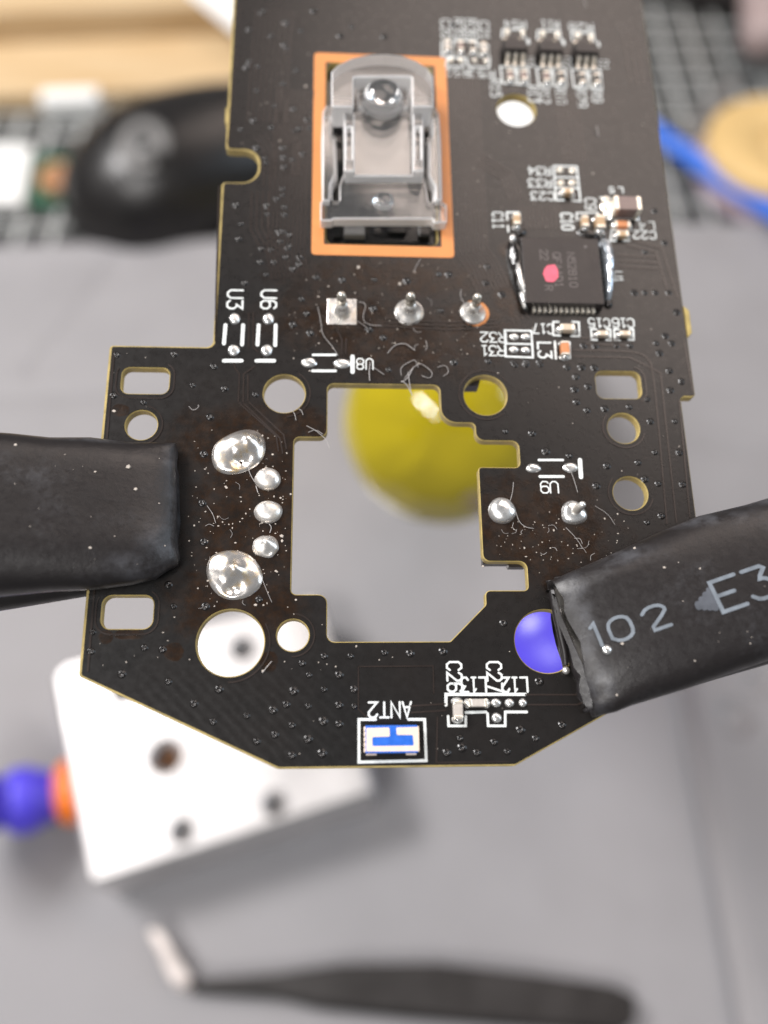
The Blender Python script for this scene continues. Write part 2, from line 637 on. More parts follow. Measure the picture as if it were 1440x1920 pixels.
M_FROST_GLOW = mat('frosted acrylic edge with painted glow', (0.97, 0.955, 0.945), 0.2, trans=0.26, ior=1.49)  # textured mould sides, their whiteness painted in for light trapped in the edges


# where the sleeves are rubbed pale
WEAR = [(318, 850, .7, 1.4), (322, 940, .6, 3.0), (300, 1010, 1.5, 1.8), (255, 1060, 2.2, .9), (150, 822, 3.5, .4), (1075, 1110, 1.0, 1.5), (1095, 1180, .7, 2.6), (1125, 1290, .9, 1.8), (1160, 1045, 2.6, .8), (1300, 985, 4.2, .6), (1420, 950, 3.0, .6)]


def shrink_material():
    m = mat('black heat shrink', (0.020, 0.017, 0.017), 0.44, spec=0.5)
    n = N(m)
    c = n.coords()
    f = n.noise(c, 0.35, 5)
    fine = n.noise(c, 2.2, 6, 0.7)
    scuff = n.math('MULTIPLY', n.ramp(f, 0.52, 0.72), n.ramp(fine, 0.40, 0.68))
    sep = n.node('ShaderNodeSeparateXYZ', {0: c})
    acc = None
    for px, py, rx, ry in WEAR:
        p = B(px, py, 2)
        dx = n.math('DIVIDE', n.math('SUBTRACT', sep.outputs[0], p.x), rx)
        dy = n.math('DIVIDE', n.math('SUBTRACT', sep.outputs[1], p.y), ry)
        k = n.ramp(n.math('SQRT', n.math('ADD', n.math('MULTIPLY', dx, dx), n.math('MULTIPLY', dy, dy))), 1.15, 0.35)
        acc = k if acc is None else n.math('MAXIMUM', acc, k)
    rub = n.math('MULTIPLY', acc, n.ramp(n.noise(c, 0.9, 6, 0.68), 0.36, 0.62))
    scuff = n.math('MAXIMUM', n.math('MULTIPLY', scuff, 0.5), rub)
    n.set(n.b.inputs['Base Color'], n.mix(scuff, (0.0145, 0.012, 0.012, 1), (0.058, 0.058, 0.064, 1)))
    n.set(n.b.inputs['Roughness'], n.ramp(fine, 0.3, 0.7, 0.30, 0.44))
    n.bump(n.math('ADD', n.math('MULTIPLY', f, 0.8), n.math('MULTIPLY', fine, 0.35)), 0.35, 0.2)
    return m


M_SHRINK = shrink_material()
M_PRINT = worn('pale print', (0.165, 0.19, 0.22), 0.55, 1.4, 0.22)
M_PRINT_DIM = worn('faint print', (0.075, 0.083, 0.10), 0.55, 1.4, 0.22)
M_JAW = worn('clip steel', (0.55, 0.52, 0.48), 0.28, 1.0, 0.2, metal=1.0)
M_DUST = worn('pale dust', (0.46, 0.41, 0.36), 0.7, 3, 0.2)
M_LINT = mat('lint', (0.42, 0.40, 0.39), 0.6)
M_VIA = worn('lacquer over vias', (0.011, 0.0095, 0.009), 0.22, 0.5, 0.2)

# bench
M_MAT = worn('grey silicone', (0.270, 0.261, 0.268), 0.62, 0.035, 0.07, bump=0.3, bump_scale=0.8)
M_ALU = worn('brushed aluminium', (0.64, 0.62, 0.615), 0.42, 0.06, 0.04, metal=0.8)
M_BLUE = worn('blue hose plastic', (0.085, 0.062, 0.66), 0.36, 0.1, 0.12)
M_HOSE_ORANGE = worn('orange hose plastic', (0.85, 0.19, 0.010), 0.4, 0.1, 0.1)
M_YELLOW = worn('yellow hose plastic', (0.45, 0.355, 0.003), 0.05, 0.1, 0.10, bump=0.4, bump_scale=0.22, spec=0.9, coat=1.0)
M_MOUSE = worn('dark mouse plastic', (0.011, 0.0095, 0.009), 0.33, 0.1, 0.2)
M_LOGO = mat('grey mouse print', (0.17, 0.165, 0.16), 0.5)
M_TWEEZ = worn('black tweezer coating', (0.016, 0.013, 0.012), 0.45, 0.1, 0.2)
M_TIP = worn('bare tweezer steel', (0.80, 0.72, 0.68), 0.3, 0.2, 0.1, metal=0.9)
M_WHITE = worn('white card', (0.82, 0.82, 0.80), 0.6, 0.1, 0.03)
M_PALE = worn('pale wood strip', (0.78, 0.66, 0.50), 0.5, 0.1, 0.06)
M_GREEN = worn('green board', (0.035, 0.115, 0.07), 0.4, 0.2, 0.15)
M_COIL = worn('copper brown coil', (0.42, 0.20, 0.085), 0.4, 0.2, 0.15)
M_CABLE = worn('bright blue grip', (0.03, 0.16, 0.72), 0.35, 0.1, 0.1)
M_TAPE = worn('tan tape', (0.66, 0.45, 0.19), 0.45, 0.06, 0.08)
M_TAPE_SIDE = worn('mauve tape core', (0.46, 0.36, 0.42), 0.5, 0.1, 0.08)
M_STRIP = worn('grey strip', (0.16, 0.155, 0.15), 0.55, 0.1, 0.1)
M_BENCH = worn('grey bench top', (0.12, 0.11, 0.10), 0.6, 0.02, 0.1)
M_GRIP = worn('rose grey handle', (0.36, 0.28, 0.27), 0.5, 0.1, 0.08)


def wood_material():
    m = mat('oak', (0.5, 0.3, 0.14), 0.5)
    n = N(m)
    c = n.coords()
    st = n.node('ShaderNodeMapping', {'Vector': c, 'Scale': (0.02, 0.16, 0.16)}).outputs[0]
    f = n.noise(st, 1.0, 5)
    n.set(n.b.inputs['Base Color'], n.mix(n.ramp(f, 0.35, 0.65), (0.52, 0.36, 0.19, 1), (0.60, 0.45, 0.27, 1)))
    return m


def cutting_mat_material():
    m = mat('black cutting mat', (0.02, 0.02, 0.02), 0.55)
    n = N(m)
    c = n.coords()
    sep = n.node('ShaderNodeSeparateXYZ', {0: c})
    lines = None
    for ax in (0, 1):
        for step, w, gain in ((12.7, 0.20, 1.0), (6.35, 0.05, 0.25)):
            fr = n.math('FRACT', n.math('DIVIDE', sep.outputs[ax], step))
            d = n.math('ABSOLUTE', n.math('SUBTRACT', fr, 0.5))
            k = n.math('MULTIPLY', n.math('LESS_THAN', d, w * 10 / step * 0.5), gain)
            lines = k if lines is None else n.math('MAXIMUM', lines, k)
    n.set(n.b.inputs['Base Color'], n.mix(lines, (0.006, 0.007, 0.007, 1), (0.42, 0.43, 0.42, 1)))
    return m


M_WOOD = wood_material()
M_CUT = cutting_mat_material()
# ------------------------------------------------------------------ the bench below
b = MB()
b.prism(rect(-480, -320, 480, 700), [], -30, -8.0)
tag(b.build('bench_top', M_BENCH, None, (0, 0, -8)), kind='structure')
# dark cutting mat along the back
b = MB()
b.prism(rect(-420, D(720, 560).y, 420, 640), [], -7.9, -1.5)
tag(b.build('cutting_mat', M_CUT, None, (0, 0, -1.5)), kind='structure')

# grey silicone bench mat: raised back rim, shallow channels and dished parts trays
A0, A1 = D(0, 462), D(1440, 418)
slope = (A1.y - A0.y) / (A1.x - A0.x)


def back(x):
    return A0.y + (x - A0.x) * slope


def groove(bx, path, w, depth):
    bx.append((path, w, depth))


channels = []
groove(channels, [D(1276, 1240), D(1300, 1400), D(1345, 1620), D(1400, 1920), D(1440, 2120)], 3.0, 3.0)
groove(channels, [D(215, 490), D(140, 590), D(60, 690)], 3.6, 1.2)
groove(channels, [D(1240, 790), D(1320, 828), D(1440, 850), D(1600, 846)], 3.6, 1.1)
groove(channels, [D(-140, 742), D(80, 738), D(330, 728)], 3.6, .8)
dimples = [(D(1382, 1345), 4.2, 2.6), (D(1426, 1278), 3.0, 2.4), (D(1478, 1700), 14, .8), (D(1480, 1420), 4.2, 1.35)]
rows, cols_ = 400, 430
x0, x1 = -260.0, 260.0
y0 = -230.0
vs, fs = [], []
for j in range(rows + 1):
    t = j / rows
    for i in range(cols_ + 1):
        x = x0 + (x1 - x0) * i / cols_
        yb = back(x)
        y = y0 + (yb - y0) * t
        z = 0.0
        d = yb - y
        if d < 9:
            z += 1.5 * math.exp(-((d - 3.0) / 2.4) ** 2)
        p = Vector((x, y))
        for path, w, dep in channels:
            best = 1e9
            if not (min(q.x for q in path) - 9 < x < max(q.x for q in path) + 9 and min(q.y for q in path) - 9 < y < max(q.y for q in path) + 9):
                continue
            for a, c in zip(path, path[1:]):
                ab = c - a
                k = max(0, min(1, (p - a).dot(ab) / ab.length_squared))
                best = min(best, (p - a - ab * k).length)
            if best < w * 2:
                z -= dep * math.exp(-(best / w) ** 2 * 2)
        for c, r, dep in dimples:
            q = (p - c).length
            if q < r * 1.6:
                z -= dep / (1 + math.exp((q - r) * 4 / max(1, r * .3)))
        vs.append((x, y, z))
for j in range(rows):
    for i in range(cols_):
        a = j * (cols_ + 1) + i
        fs.append((a, a + 1, a + cols_ + 2, a + cols_ + 1))
b = MB()
b.add(vs, fs, 0, True)
rim = [(x0 + (x1 - x0) * i / cols_, back(x0 + (x1 - x0) * i / cols_)) for i in range(cols_ + 1)]
b.add([(x, y, .35) for x, y in rim] + [(x, y, -1.5) for x, y in rim], [(i + 1, i, i + len(rim), i + 1 + len(rim)) for i in range(len(rim) - 1)])
tag(b.build('silicone_mat', M_MAT), kind='structure')

# ---- aluminium base of the helping hand, with its orange and blue hose
H = 19.0
p_bl, p_br, p_tl, p_tr = D(166, 1664, H), D(706, 1490, H), D(96, 1250, H), D(600, 1112, H)
base_o = Vector(((p_bl.x + p_tr.x) / 2, (p_bl.y + p_tr.y) / 2, 0))
base = thing('helping_hand_base', 'thick bright aluminium base block with drilled holes, blue and orange hose on its side', 'base block', base_o)
outer = fillet([p_bl, p_br, p_tr, p_tl], [2.2, .8, 2, 4.0], 6)
holes = [circle(D(310, 1418, H), 3.3, 32), circle(D(341, 1558, H), 1.75, 24), circle(D(514, 1507, H), 1.9, 24), circle(D(455, 1215, H), 2.3, 24),
         circle(D(228, 1300, H), 1.75, 24)]
b = MB()
b.prism(outer, holes, 0.0, H, 1.3)
b.build('block', M_ALU, base, base_o)
for (px, py), r, dep in (((310, 1418), 3.3, 8), ((341, 1558), 1.75, 3.0), ((514, 1507), 1.9, 3.0), ((455, 1215), 2.3, 3.0), ((228, 1300), 1.75, 3.0)):
    c = D3(px, py, H - dep)
    b = MB()
    b.lathe([(r * .98, -1.5), (r * .98, 0), (r * .6, .1), (r * .5, -.8), (0.02, -.8)], c, (0, 0, 1), 24)
    b.build('screw', M_COIL if r > 3 else M_TWEEZ, base, base_o)


def hose(parent, origin, path, radius, mats_, pitch=None, solid_end=True, lumpy=0.0):
    """ball-and-socket hose: one flared segment after another along a path"""
    pts = chaikin(path, 3)
    L = [0.0]
    for a, c in zip(pts, pts[1:]):
        L.append(L[-1] + (c - a).length)
    pitch = pitch or radius * 1.55

    def at(s):
        s = max(0, min(L[-1], s))
        for i in range(len(L) - 1):
            if L[i + 1] >= s:
                k = (s - L[i]) / max(1e-6, L[i + 1] - L[i])
                return pts[i].lerp(pts[i + 1], k)
        return pts[-1].copy()
    n = max(1, int(L[-1] / pitch))
    for i in range(n):
        a, c = at(i * pitch), at((i + 1) * pitch)
        r = radius
        prof = [(r * .55, -.02 * r), (r * .72, .05 * r), (r * .80, .25 * r), (r * .86, .50 * r), (r * .985, .70 * r), (r, .80 * r), (r, 1.12 * r),
                (r * .985, 1.22 * r), (r * .95, 1.32 * r), (r * .88, 1.42 * r), (r * .77, 1.50 * r), (r * .64, 1.55 * r), (r * .52, 1.56 * r), (r * .46, 1.50 * r), (r * .44, 1.2 * r)]
        if i == n - 1 and solid_end:
            prof = [p_ for p_ in prof if p_[1] <= 1.12 * r] + [(r * .99, 1.20 * r), (r * .95, 1.32 * r), (r * .88, 1.42 * r), (r * .78, 1.51 * r), (r * .64, 1.59 * r), (r * .48, 1.65 * r), (r * .30, 1.69 * r), (r * .10, 1.71 * r)]
        m = MB()
        m.lathe(prof, a, c - a, 40)
        if i == n - 1 and lumpy:               # a soft, uneven moulding, one flank cut flat
            fl = Vector((-.70, -.45, .25)).normalized()
            for k_, p_ in enumerate(m.v):
                p_ = Vector(p_)
                q_ = p_ - a
                p_ += q_.normalized() * lumpy * (noise.noise(p_ * .22) + .6 * noise.noise(p_ * .5))
                over = (p_ - a).dot(fl) - r * 1.6
                if over > 0:
                    p_ -= fl * over * .7
                m.v[k_] = tuple(p_)
        m.build('hose_segment', mats_[min(i, len(mats_) - 1)], parent, origin)


sx = D3(204, 1472, 8.4)
hose(base, base_o, [sx, D3(90, 1492, 9), D3(-60, 1520, 16), D3(-200, 1480, 40)], 7.6, [M_HOSE_ORANGE, M_BLUE])
# ---- yellow hose under the window of the board
yo = Vector((*D(960, 640), 0))
y = thing('yellow_hose_arm', 'glossy yellow ball and socket hose seen through the cutout of the circuit board', 'hose', yo)
hose(y, yo, [yo, Vector((*D(955, 660, 30), 30)), Vector((*D(880, 740, 62), 62)), Vector((*D(840, 790, 88), 88)), Vector((*D(822, 800, 116), 116))], 16.0, [M_YELLOW], 17.5, lumpy=.45)
# ---- blue hose under the hole beside the printed clip
bo = Vector((*D(1180, 1150), 0))
y = thing('blue_hose_arm', 'violet blue ball and socket hose behind the round hole beside the printed clip', 'hose', bo)
hose(y, bo, [bo, Vector((*D(1130, 1160, 45), 45)), Vector((*D(1060, 1205, 80), 80)), Vector((*D(1012, 1222, 104), 104))], 7.8, [M_BLUE], 11)

# ---- tweezers lying across the front
TH = 6.0
tp = [D(352, 1838, TH), D(520, 1826, TH), D(640, 1808, TH), D(820, 1806, TH), D(1000, 1826, TH), D(1150, 1848, TH), D(1192, 1868, TH), D(1194, 1914, TH), D(1160, 1930, TH), D(960, 1914, TH),
      D(760, 1898, TH), D(590, 1880, TH), D(520, 1862, TH), D(420, 1856, TH), D(350, 1850, TH)]
to = Vector((*D(760, 1870), 0))
tw = thing('tweezers', 'black coated tweezers with a bare steel tip lying on the grey mat', 'tweezers', to)
for z0, z1, sh in ((4.6, 6.0, 0.0), (0.2, 1.6, -1.2)):
    b = MB()
    b.prism(fillet([(p.x, p.y + sh) for p in tp], .8, 3), [], z0, z1, .3)
    b.build('arm', M_TWEEZ, tw, to)
b = MB()
pp = [D(1150, 1850, TH), D(1191, 1872, TH), D(1191, 1911, TH), D(1158, 1926, TH), D(1120, 1922, TH), D(1118, 1846, TH)]
b.prism([(p.x, p.y) for p in pp], [], 1.62, 4.58)
b.build('joint', M_TWEEZ, tw, to)
tips = [D(272, 1738, TH), D(300, 1742, TH), D(358, 1832, TH), D(352, 1851, TH), D(322, 1844, TH)]
for z0, z1, sh in ((4.4, 5.8, 0.0), (.2, 1.5, -.8)):
    b = MB()
    b.prism(fillet([(p.x, p.y + sh) for p in tips], .6, 3), [], z0, z1, .3)
    b.build('tip', M_TIP, tw, to)

# ---- computer mouse on the cutting mat
mo = Vector((*D(312, 280), -1.5))
ms = thing('computer_mouse', 'black computer mouse with a round grey logo on the dark cutting mat', 'mouse', mo)


def mouse_shape(zmax, seg=64, rings=22):
    # back end to the lower left, body running up and right under the board
    ax = Vector((0.88, 0.475)).normalized()
    sd = Vector((-ax.y, ax.x))
    c = D(312, 268, 18)
    vs, fs = [], []
    for j in range(rings + 1):
        t = j / rings
        ph = t * math.pi / 2
        k = math.cos(ph) ** .9
        z = math.sin(ph) * zmax
        for i in range(seg):
            q = 2 * math.pi * i / seg
            cx, sy = math.cos(q), math.sin(q)
            lx = cx * (66 if cx > 0 else 43)
            ly = sy * (31.5 - 3.0 * cx)
            p = c + ax * (lx * k + (1 - k) * 6) + sd * ly * k
            vs.append((p.x, p.y, z - .2))
    for j in range(rings):
        for i in range(seg):
            fs.append((j * seg + i, j * seg + (i + 1) % seg, (j + 1) * seg + (i + 1) % seg, (j + 1) * seg + i))
    fs.append(tuple(rings * seg + i for i in range(seg)))
    return vs, fs, c, ax, sd


v_, f_, mc, max_, msd = mouse_shape(31)
b = MB()
b.add(v_, f_, 0, True)
shell = b.build('shell', M_MOUSE, ms, mo)


def on_mouse(px, py):
    """the spot on the mouse's shell under a point of the picture"""
    d = (CAM_M.to_3x3() @ ray(px, py)).normalized()
    from mathutils.bvhtree import BVHTree
    global _mbvh
    try:
        _mbvh
    except NameError:
        _mbvh = BVHTree.FromPolygons([Vector(p) for p in v_], f_)
    hit = _mbvh.ray_cast(Vector((0, 0, CAM_H)), d)
    return hit[0], hit[1]


lc = (270, 272)
arc = []
for q in range(-20, 316, 12):
    h = on_mouse(lc[0] + 36 * math.cos(R(q)), lc[1] - 40 * math.sin(R(q)))
    if h[0]:
        arc.append(h[0] + h[1] * .15)
b = MB()
if len(arc) > 3:
    b.tube(arc, 2.5, 8, squash=.35)
    bar = [on_mouse(lc[0] + 34, lc[1] + 6), on_mouse(lc[0] + 4, lc[1] + 4), on_mouse(lc[0] + 8, lc[1] + 26)]
    b.tube([h[0] + h[1] * .18 for h in bar if h[0]], 2.3, 8, squash=.35)
    b.build('logo', M_LOGO, ms, mo)

# ---- wooden riser at the back, paper on it, odds and ends before it
WH = 19.0
wa, wb = D(-150, 192, 5), D(700, 152, 5)
wo = Vector((wa.x, wa.y, -1.5))
dirw = (wb - wa).normalized()
nw = Vector((-dirw.y, dirw.x))
riser = thing('wooden_tray', 'light oak tray with a stepped back plank at the far end of the bench', 'tray', wo)
step = (D(200, 62, 8) - wa).dot(nw)
for nm, k0, k1, z1 in (('front_plank', 0, step - .6, 6.5), ('back_plank', step, 170, WH)):
    b = MB()
    q0, q1 = wa + nw * k0, wa + nw * k1
    b.prism([q0, q0 + dirw * 168, q1 + dirw * 168, q1], [], -1.45, z1, 1.2)
    b.build(nm, M_WOOD, riser, wo)
b = MB()
pa = [D(352, -12, WH + .1), D(445, 64, WH + .1), D(640, 70, WH + .1), D(640, -150, WH + .1), D(330, -120, WH + .1)]
b.prism([(p.x, p.y) for p in pa], [], WH + .05, WH + .45)
tag(b.build('paper_sheet', M_WHITE, None, (pa[1].x, pa[1].y, WH)), 'white paper sheet lying on the oak tray behind the circuit board', 'paper')

e0 = Vector((*D(135, 195, 4), -1.5))
b = MB()
b.cbox((e0.x, e0.y, 3.5), (23, 8, 10), 1.2, R(4))
tag(b.build('eraser', M_WHITE, None, e0), 'small glaring white block in front of the oak tray', 'eraser')
s0 = Vector((*D(245, 178, 2), -1.5))
b = MB()
b.cbox((s0.x + 5, s0.y, 1.0), (48, 5, 5), .8, R(5))
tag(b.build('wood_strip', M_PALE, None, s0), 'pale narrow wooden strip lying between oak tray and mouse', 'strip')

g0 = Vector((*D(60, 335, 0), -1.5))
gb = thing('green_module', 'small green circuit module with a white card label and copper coil beside the mouse', 'circuit module', g0)
b = MB()
ga = [D(-160, 384, .4), D(146, 384, .4), D(160, 292, .4), D(-150, 272, .4)]
b.prism([(p.x, p.y) for p in ga], [], -1.45, 0.2, .1)
b.build('board', M_GREEN, gb, g0)
b = MB()
ga = [D(-160, 380, 3), D(42, 384, 3), D(62, 278, 3), D(-150, 268, 3)]
b.prism([(p.x, p.y) for p in ga], [], 0.2, 4.0, .3)
b.build('white_label', M_WHITE, gb, g0)
b = MB()
cc = D3(112, 335, 3)
b.lathe([(7.5, -2.7), (7.5, 1.5), (6.4, 2.4), (2.2, 2.5), (2.0, 1.0), (0.1, 1.0)], cc, (0, 0, 1), 28)
b.build('coil', M_COIL, gb, g0)

# ---- odds and ends on the cutting mat at the far side
t0 = Vector((*D(1472, 268, 12), -1.5))
tp_ = thing('tape_roll', 'round tan tape roll on the dark cutting mat, cut by the picture edge', 'tape roll', t0)
b = MB()
b.lathe([(28, .02), (28, 13), (27.2, 13.9), (9, 14.0), (8.6, 13.5), (8.6, .2)], t0, (0, 0, 1), 56, cap=False)
b.build('tape', M_TAPE, tp_, t0)
b = MB()
b.lathe([(30.0, 0.0), (30.0, 2.4), (29.4, 2.8), (28.05, 2.8)], t0, (0, 0, 1), 56, cap=False)
b.build('core_flange', M_TAPE_SIDE, tp_, t0)
b = MB()
b.lathe([(8.5, .3), (8.5, 13.2), (.1, 13.3)], t0, (0, 0, 1), 40, cap=False)
b.build('plug', M_TAPE, tp_, t0)

cpts = chaikin([D3(1150, 205, 4), D3(1245, 258, 4), D3(1330, 322, 5), D3(1440, 392, 5), D3(1560, 470, 5)], 3)
po = Vector((cpts[4].x, cpts[4].y, -1.5))
pl_ = thing('pliers', 'bright blue tool grips crossing the cutting mat below the tan roll', 'pliers', po)
b = MB()
b.tube([p + Vector((0, 0, .2)) for p in cpts], [4.0 + .4 * math.sin(i * .35) for i in range(len(cpts))], 14, squash=.8)
b.build('grip', M_CABLE, pl_, po)
b = MB()
c2 = chaikin([D3(1150, 205, 4), D3(1160, 150, 4), D3(1175, 60, 4)], 2)
b.tube(c2, 3.2, 10, squash=.7)
b.build('jaw', M_TIP, pl_, po)

b = MB()
ca_ = [D(870, 120, 0), D(1110, 120, 0), D(1110, 330, 0), D(870, 330, 0)]
b.prism([(p.x, p.y) for p in ca_], [], -1.45, -.9)
tag(b.build('index_card', M_WHITE, None, (ca_[0].x, ca_[0].y, -1.5)), 'pale card below the board, seen through the round hole near its top', 'card')

sa = [D(1262, 262, 0), D(1292, 268, 0), D(1406, 140, 0), D(1382, 124, 0)]
b = MB()
b.prism([(p.x, p.y) for p in sa], [], -1.45, -.6, .1)
tag(b.build('plastic_strip', M_STRIP, None, (sa[0].x, sa[0].y, -1.5)), 'thin grey plastic strip running from the blue grips to the tan roll', 'strip')
h0 = D3(1432, 66, 14)
b = MB()
dirh = (D3(1425, -160, 20) - h0).normalized()
b.lathe([(0.1, -9), (5, -8), (8, -4.5), (9, 0), (9, 30), (8, 60)], h0, dirh, 32)
tag(b.build('tool_handle', M_GRIP, None, (h0.x, h0.y, 5)), 'blunt rose grey tool handle at the top corner above the tan roll', 'handle')
b = MB()
dk = [D(1100, -40, 4), D(1440, 16, 4), D(1600, 10, 4), D(1600, -260, 4), D(1100, -260, 4)]
b.prism([(p.x, p.y) for p in dk], [], -1.45, 8, 1.0)
tag(b.build('black_case', M_TWEEZ, None, (dk[1].x, dk[1].y, -1.5)), 'flat black case at the far edge of the gridded cutting mat', 'case')
# ------------------------------------------------------------------ the circuit board
board = thing('circuit_board', 'black printed circuit board with clear lens and large cutout, held by two clips', 'circuit board', matrix=BOARD)
T = 0.68                                      # thickness; the lacquered side is w = 0


def Bl(pts, w=0.0):
    return [tuple(B(x, y, w)) for x, y in pts]


def square_up(pts):
    """make near-level and near-upright edges exactly so, as they are on the board"""
    p = [list(q) for q in pts]
    n = len(p)
    for _ in range(2):
        for i in range(n):
            j = (i + 1) % n
            dx, dy = p[j][0] - p[i][0], p[j][1] - p[i][1]
            if abs(dx) < abs(dy) * .14:
                m = (p[i][0] + p[j][0]) / 2
                p[i][0] = p[j][0] = m
            elif abs(dy) < abs(dx) * .14:
                m = (p[i][1] + p[j][1]) / 2
                p[i][1] = p[j][1] = m
    return [tuple(q) for q in p]


out_px = [(447, -110), (419, 281), (484, 282), (484, 342), (414, 342), (401, 648), (204, 650), (149, 1268), (520, 1441), (965, 1437), (1333, 1226), (1281, 745), (1312, 745), (1182, -110)]
o = square_up(Bl(out_px))
nr = abs(o[2][1] - o[3][1]) / 2
outline = fillet(o, [0, .35, nr, nr, .35, .5, .25, .3, .4, .4, .4, .3, .3, 0], 8)
# little break-off nubs on the long edge
nub = []
for i, p in enumerate(outline):
    nub.append(p)


def hole_rect(x0, y0, x1, y1, r):
    a, c = B(x0, (y0 + y1) / 2), B(x1, (y0 + y1) / 2)
    t, bt = B((x0 + x1) / 2, y0), B((x0 + x1) / 2, y1)
    return fillet(rect(a.x, bt.y, c.x, t.y), r, 6)


def hole_circ(px, py, rpx, seg=44):
    c = B(px, py)
    return circle(c, (B(px + rpx, py) - B(px - rpx, py)).length / 2, seg)


win = square_up(Bl([(615, 721), (824, 721), (827, 793), (888, 793), (894, 827), (972, 827), (974, 873), (897, 879), (905, 1053), (987, 1053), (990, 1106), (911, 1108), (909, 1134), (844, 1204),
                    (616, 1202), (611, 1116), (547, 1113), (550, 820), (613, 820)]))
window = fillet(win, [.45, .5, 1.1, .35, .7, .5, .35, .25, .5, .5, .3, .35, .3, .25, .5, .6, .35, .4, .6], 6)
# cutout below the lens
LX0, LX1 = B(611, 452).x, B(820, 452).x
LY0, LY1 = B(715, 459).y, B(715, 122).y
lens_cut = fillet(rect(LX0, LY0, LX1, LY1), .55, 6)
HOLES = [window, lens_cut,
         hole_rect(228, 690, 317, 738, .55), hole_rect(1118, 697, 1201, 747, .55), hole_rect(191, 1117, 287, 1179, .6),
         hole_circ(265, 797, 30), hole_circ(533, 738, 39), hole_circ(910, 741, 40), hole_circ(1169, 803, 29.5), hole_circ(1182, 925, 32),
         hole_circ(432, 1205, 63.5, 64), hole_circ(549, 1191, 30), hole_circ(1024, 1202, 58.5, 64), hole_circ(968, 207, 36)]
b = MB()
b.prism(outline, HOLES, -T, 0.0, .05)
b.build('substrate', M_FR4, board)
# lacquer, held back from every routed edge
mo_ = inset(ccw(outline), .11)
mo_ = [(x + .06, y) for x, y in mo_]
mh = [inset(ccw(h)[::-1], .06) for h in HOLES]
b = MB()
b.prism(mo_, mh, 0.004, .03, .012, bottom=False)
b.build('solder_mask', M_MASK, board)
for px, py, ln in ((1223, 158, 2.4), (1294, 602, 2.6), (424, 215, 2.0)):
    c = B(px, py)
    b = MB()
    s_ = 1 if px > 700 else -1
    b.prism([(c.x - .3 * s_, c.y - ln / 2), (c.x + .06 * s_, c.y - ln * .36), (c.x + .08 * s_, c.y + ln * .36), (c.x - .3 * s_, c.y + ln / 2)], [], -T * .92, -.06, .04)
    b.build('break_off_nub', M_FR4, board)

# parts of the other side that show past the cutouts
for pts, z1, z0 in (([(866, 700), (903, 698), (896, 728), (864, 728)], -T - .02, -T - 1.0), ([(902, 1030), (984, 1030), (982, 1066), (952, 1066), (950, 1060), (904, 1060)], -T - .02, -T - .7)):
    b = MB()
    b.prism([tuple(B(x, y, -T - .4)) for x, y in pts], [], z0, z1)
    b.build('underside_component', M_PLASTIC, board)

Z0 = 0.030                                    # top of the lacquer
# ---- copper ring round the lens
ro = square_up(Bl([(590, 100), (838, 112), (849, 481), (583, 481)]))
rx0, rx1 = (ro[0][0] + ro[3][0]) / 2, (ro[1][0] + ro[2][0]) / 2
ry1, ry0 = B(715, 104).y, B(715, 481).y
wr = .92
b = MB()
b.prism(fillet(rect(rx0, ry0, rx1, ry1), .3, 4), [fillet(rect(rx0 + wr, ry0 + wr, rx1 - wr, ry1 - wr), .08, 2)], Z0 - .005, Z0 + .022, .01)
b.build('copper_ring', M_COPPER, board)

# ---- tracks, pour edges and vias under the lacquer (too fine and too many to be pieces)
tr = MB()


def track(px_pts, w=.11, h=.028, smooth=1):
    p = [B(x, y) for x, y in px_pts]
    if smooth:
        p = chaikin(p, smooth)
    tr.ribbon([(q.x, q.y) for q in p], w, Z0 - .01, Z0 + h)


def bundle(px_pts, n, pitch, w=.09, h=.042):
    p = [B(x, y) for x, y in px_pts]
    for k in range(n):
        off = (k - (n - 1) / 2) * pitch
        q = []
        for i in range(len(p)):
            a, c = p[max(0, i - 1)], p[min(len(p) - 1, i + 1)]
            d = (c - a).normalized()
            m = Vector((-d.y, d.x))
            q.append(p[i] + m * off)
        tr.ribbon([(v.x, v.y) for v in q], w, Z0 - .01, Z0 + h)


track([(1075, 657), (1185, 659), (1212, 668), (1225, 692), (1250, 982)], .10, .035, 2)
track([(1075, 669), (1180, 671), (1203, 682), (1238, 700), (1268, 980)], .10, .035, 0)
track([(1273, 752), (1293, 970)], .10, .04, 0)
track([(1282, 640), (1298, 735)], .09, .03, 0)
for pts in ([(439, 682), (441, 692), (449, 702), (447, 755)], [(478, 688), (457, 702), (456, 756)], [(465, 704), (465, 753)],
            [(467, 587), (466, 652)], [(475, 587), (475, 652), (483, 660)], [(630, 612), (641, 638), (640, 666)], [(649, 636), (648, 664)],
            [(447, 755), (518, 818), (522, 846)], [(456, 756), (525, 822), (530, 850)], [(465, 753), (532, 816), (537, 842)],
            [(640, 611), (599, 590), (598, 606)]):
    track(pts, .10, .034, 0)
bundle([(868, 140), (872, 250), (880, 400), (884, 470), (905, 500), (925, 545)], 9, .30)
bundle([(1060, 178), (1070, 250), (1078, 305)], 6, .34)
bundle([(1010, 390), (1014, 430)], 10, .34)
bundle([(556, 170), (548, 260), (540, 380), (536, 480), (545, 520)], 10, .30)
bundle([(515, 20), (505, 140), (500, 230)], 8, .42)
bundle([(489, 255), (506, 285), (505, 350)], 3, .40)
bundle([(520, 240), (548, 272), (545, 330)], 4, .36)
bundle([(488, 360), (486, 430), (500, 455), (528, 478)], 4, .42)
bundle([(900, 300), (950, 330), (968, 375)], 4, .34)
bundle([(1165, 40), (1180, 70), (1195, 160)], 3, .55)
bundle([(1000, 584), (1004, 592)], 10, .4)
bundle([(1160, 490), (1232, 494)], 3, .5)
bundle([(1090, 640), (1170, 643)], 2, .5)
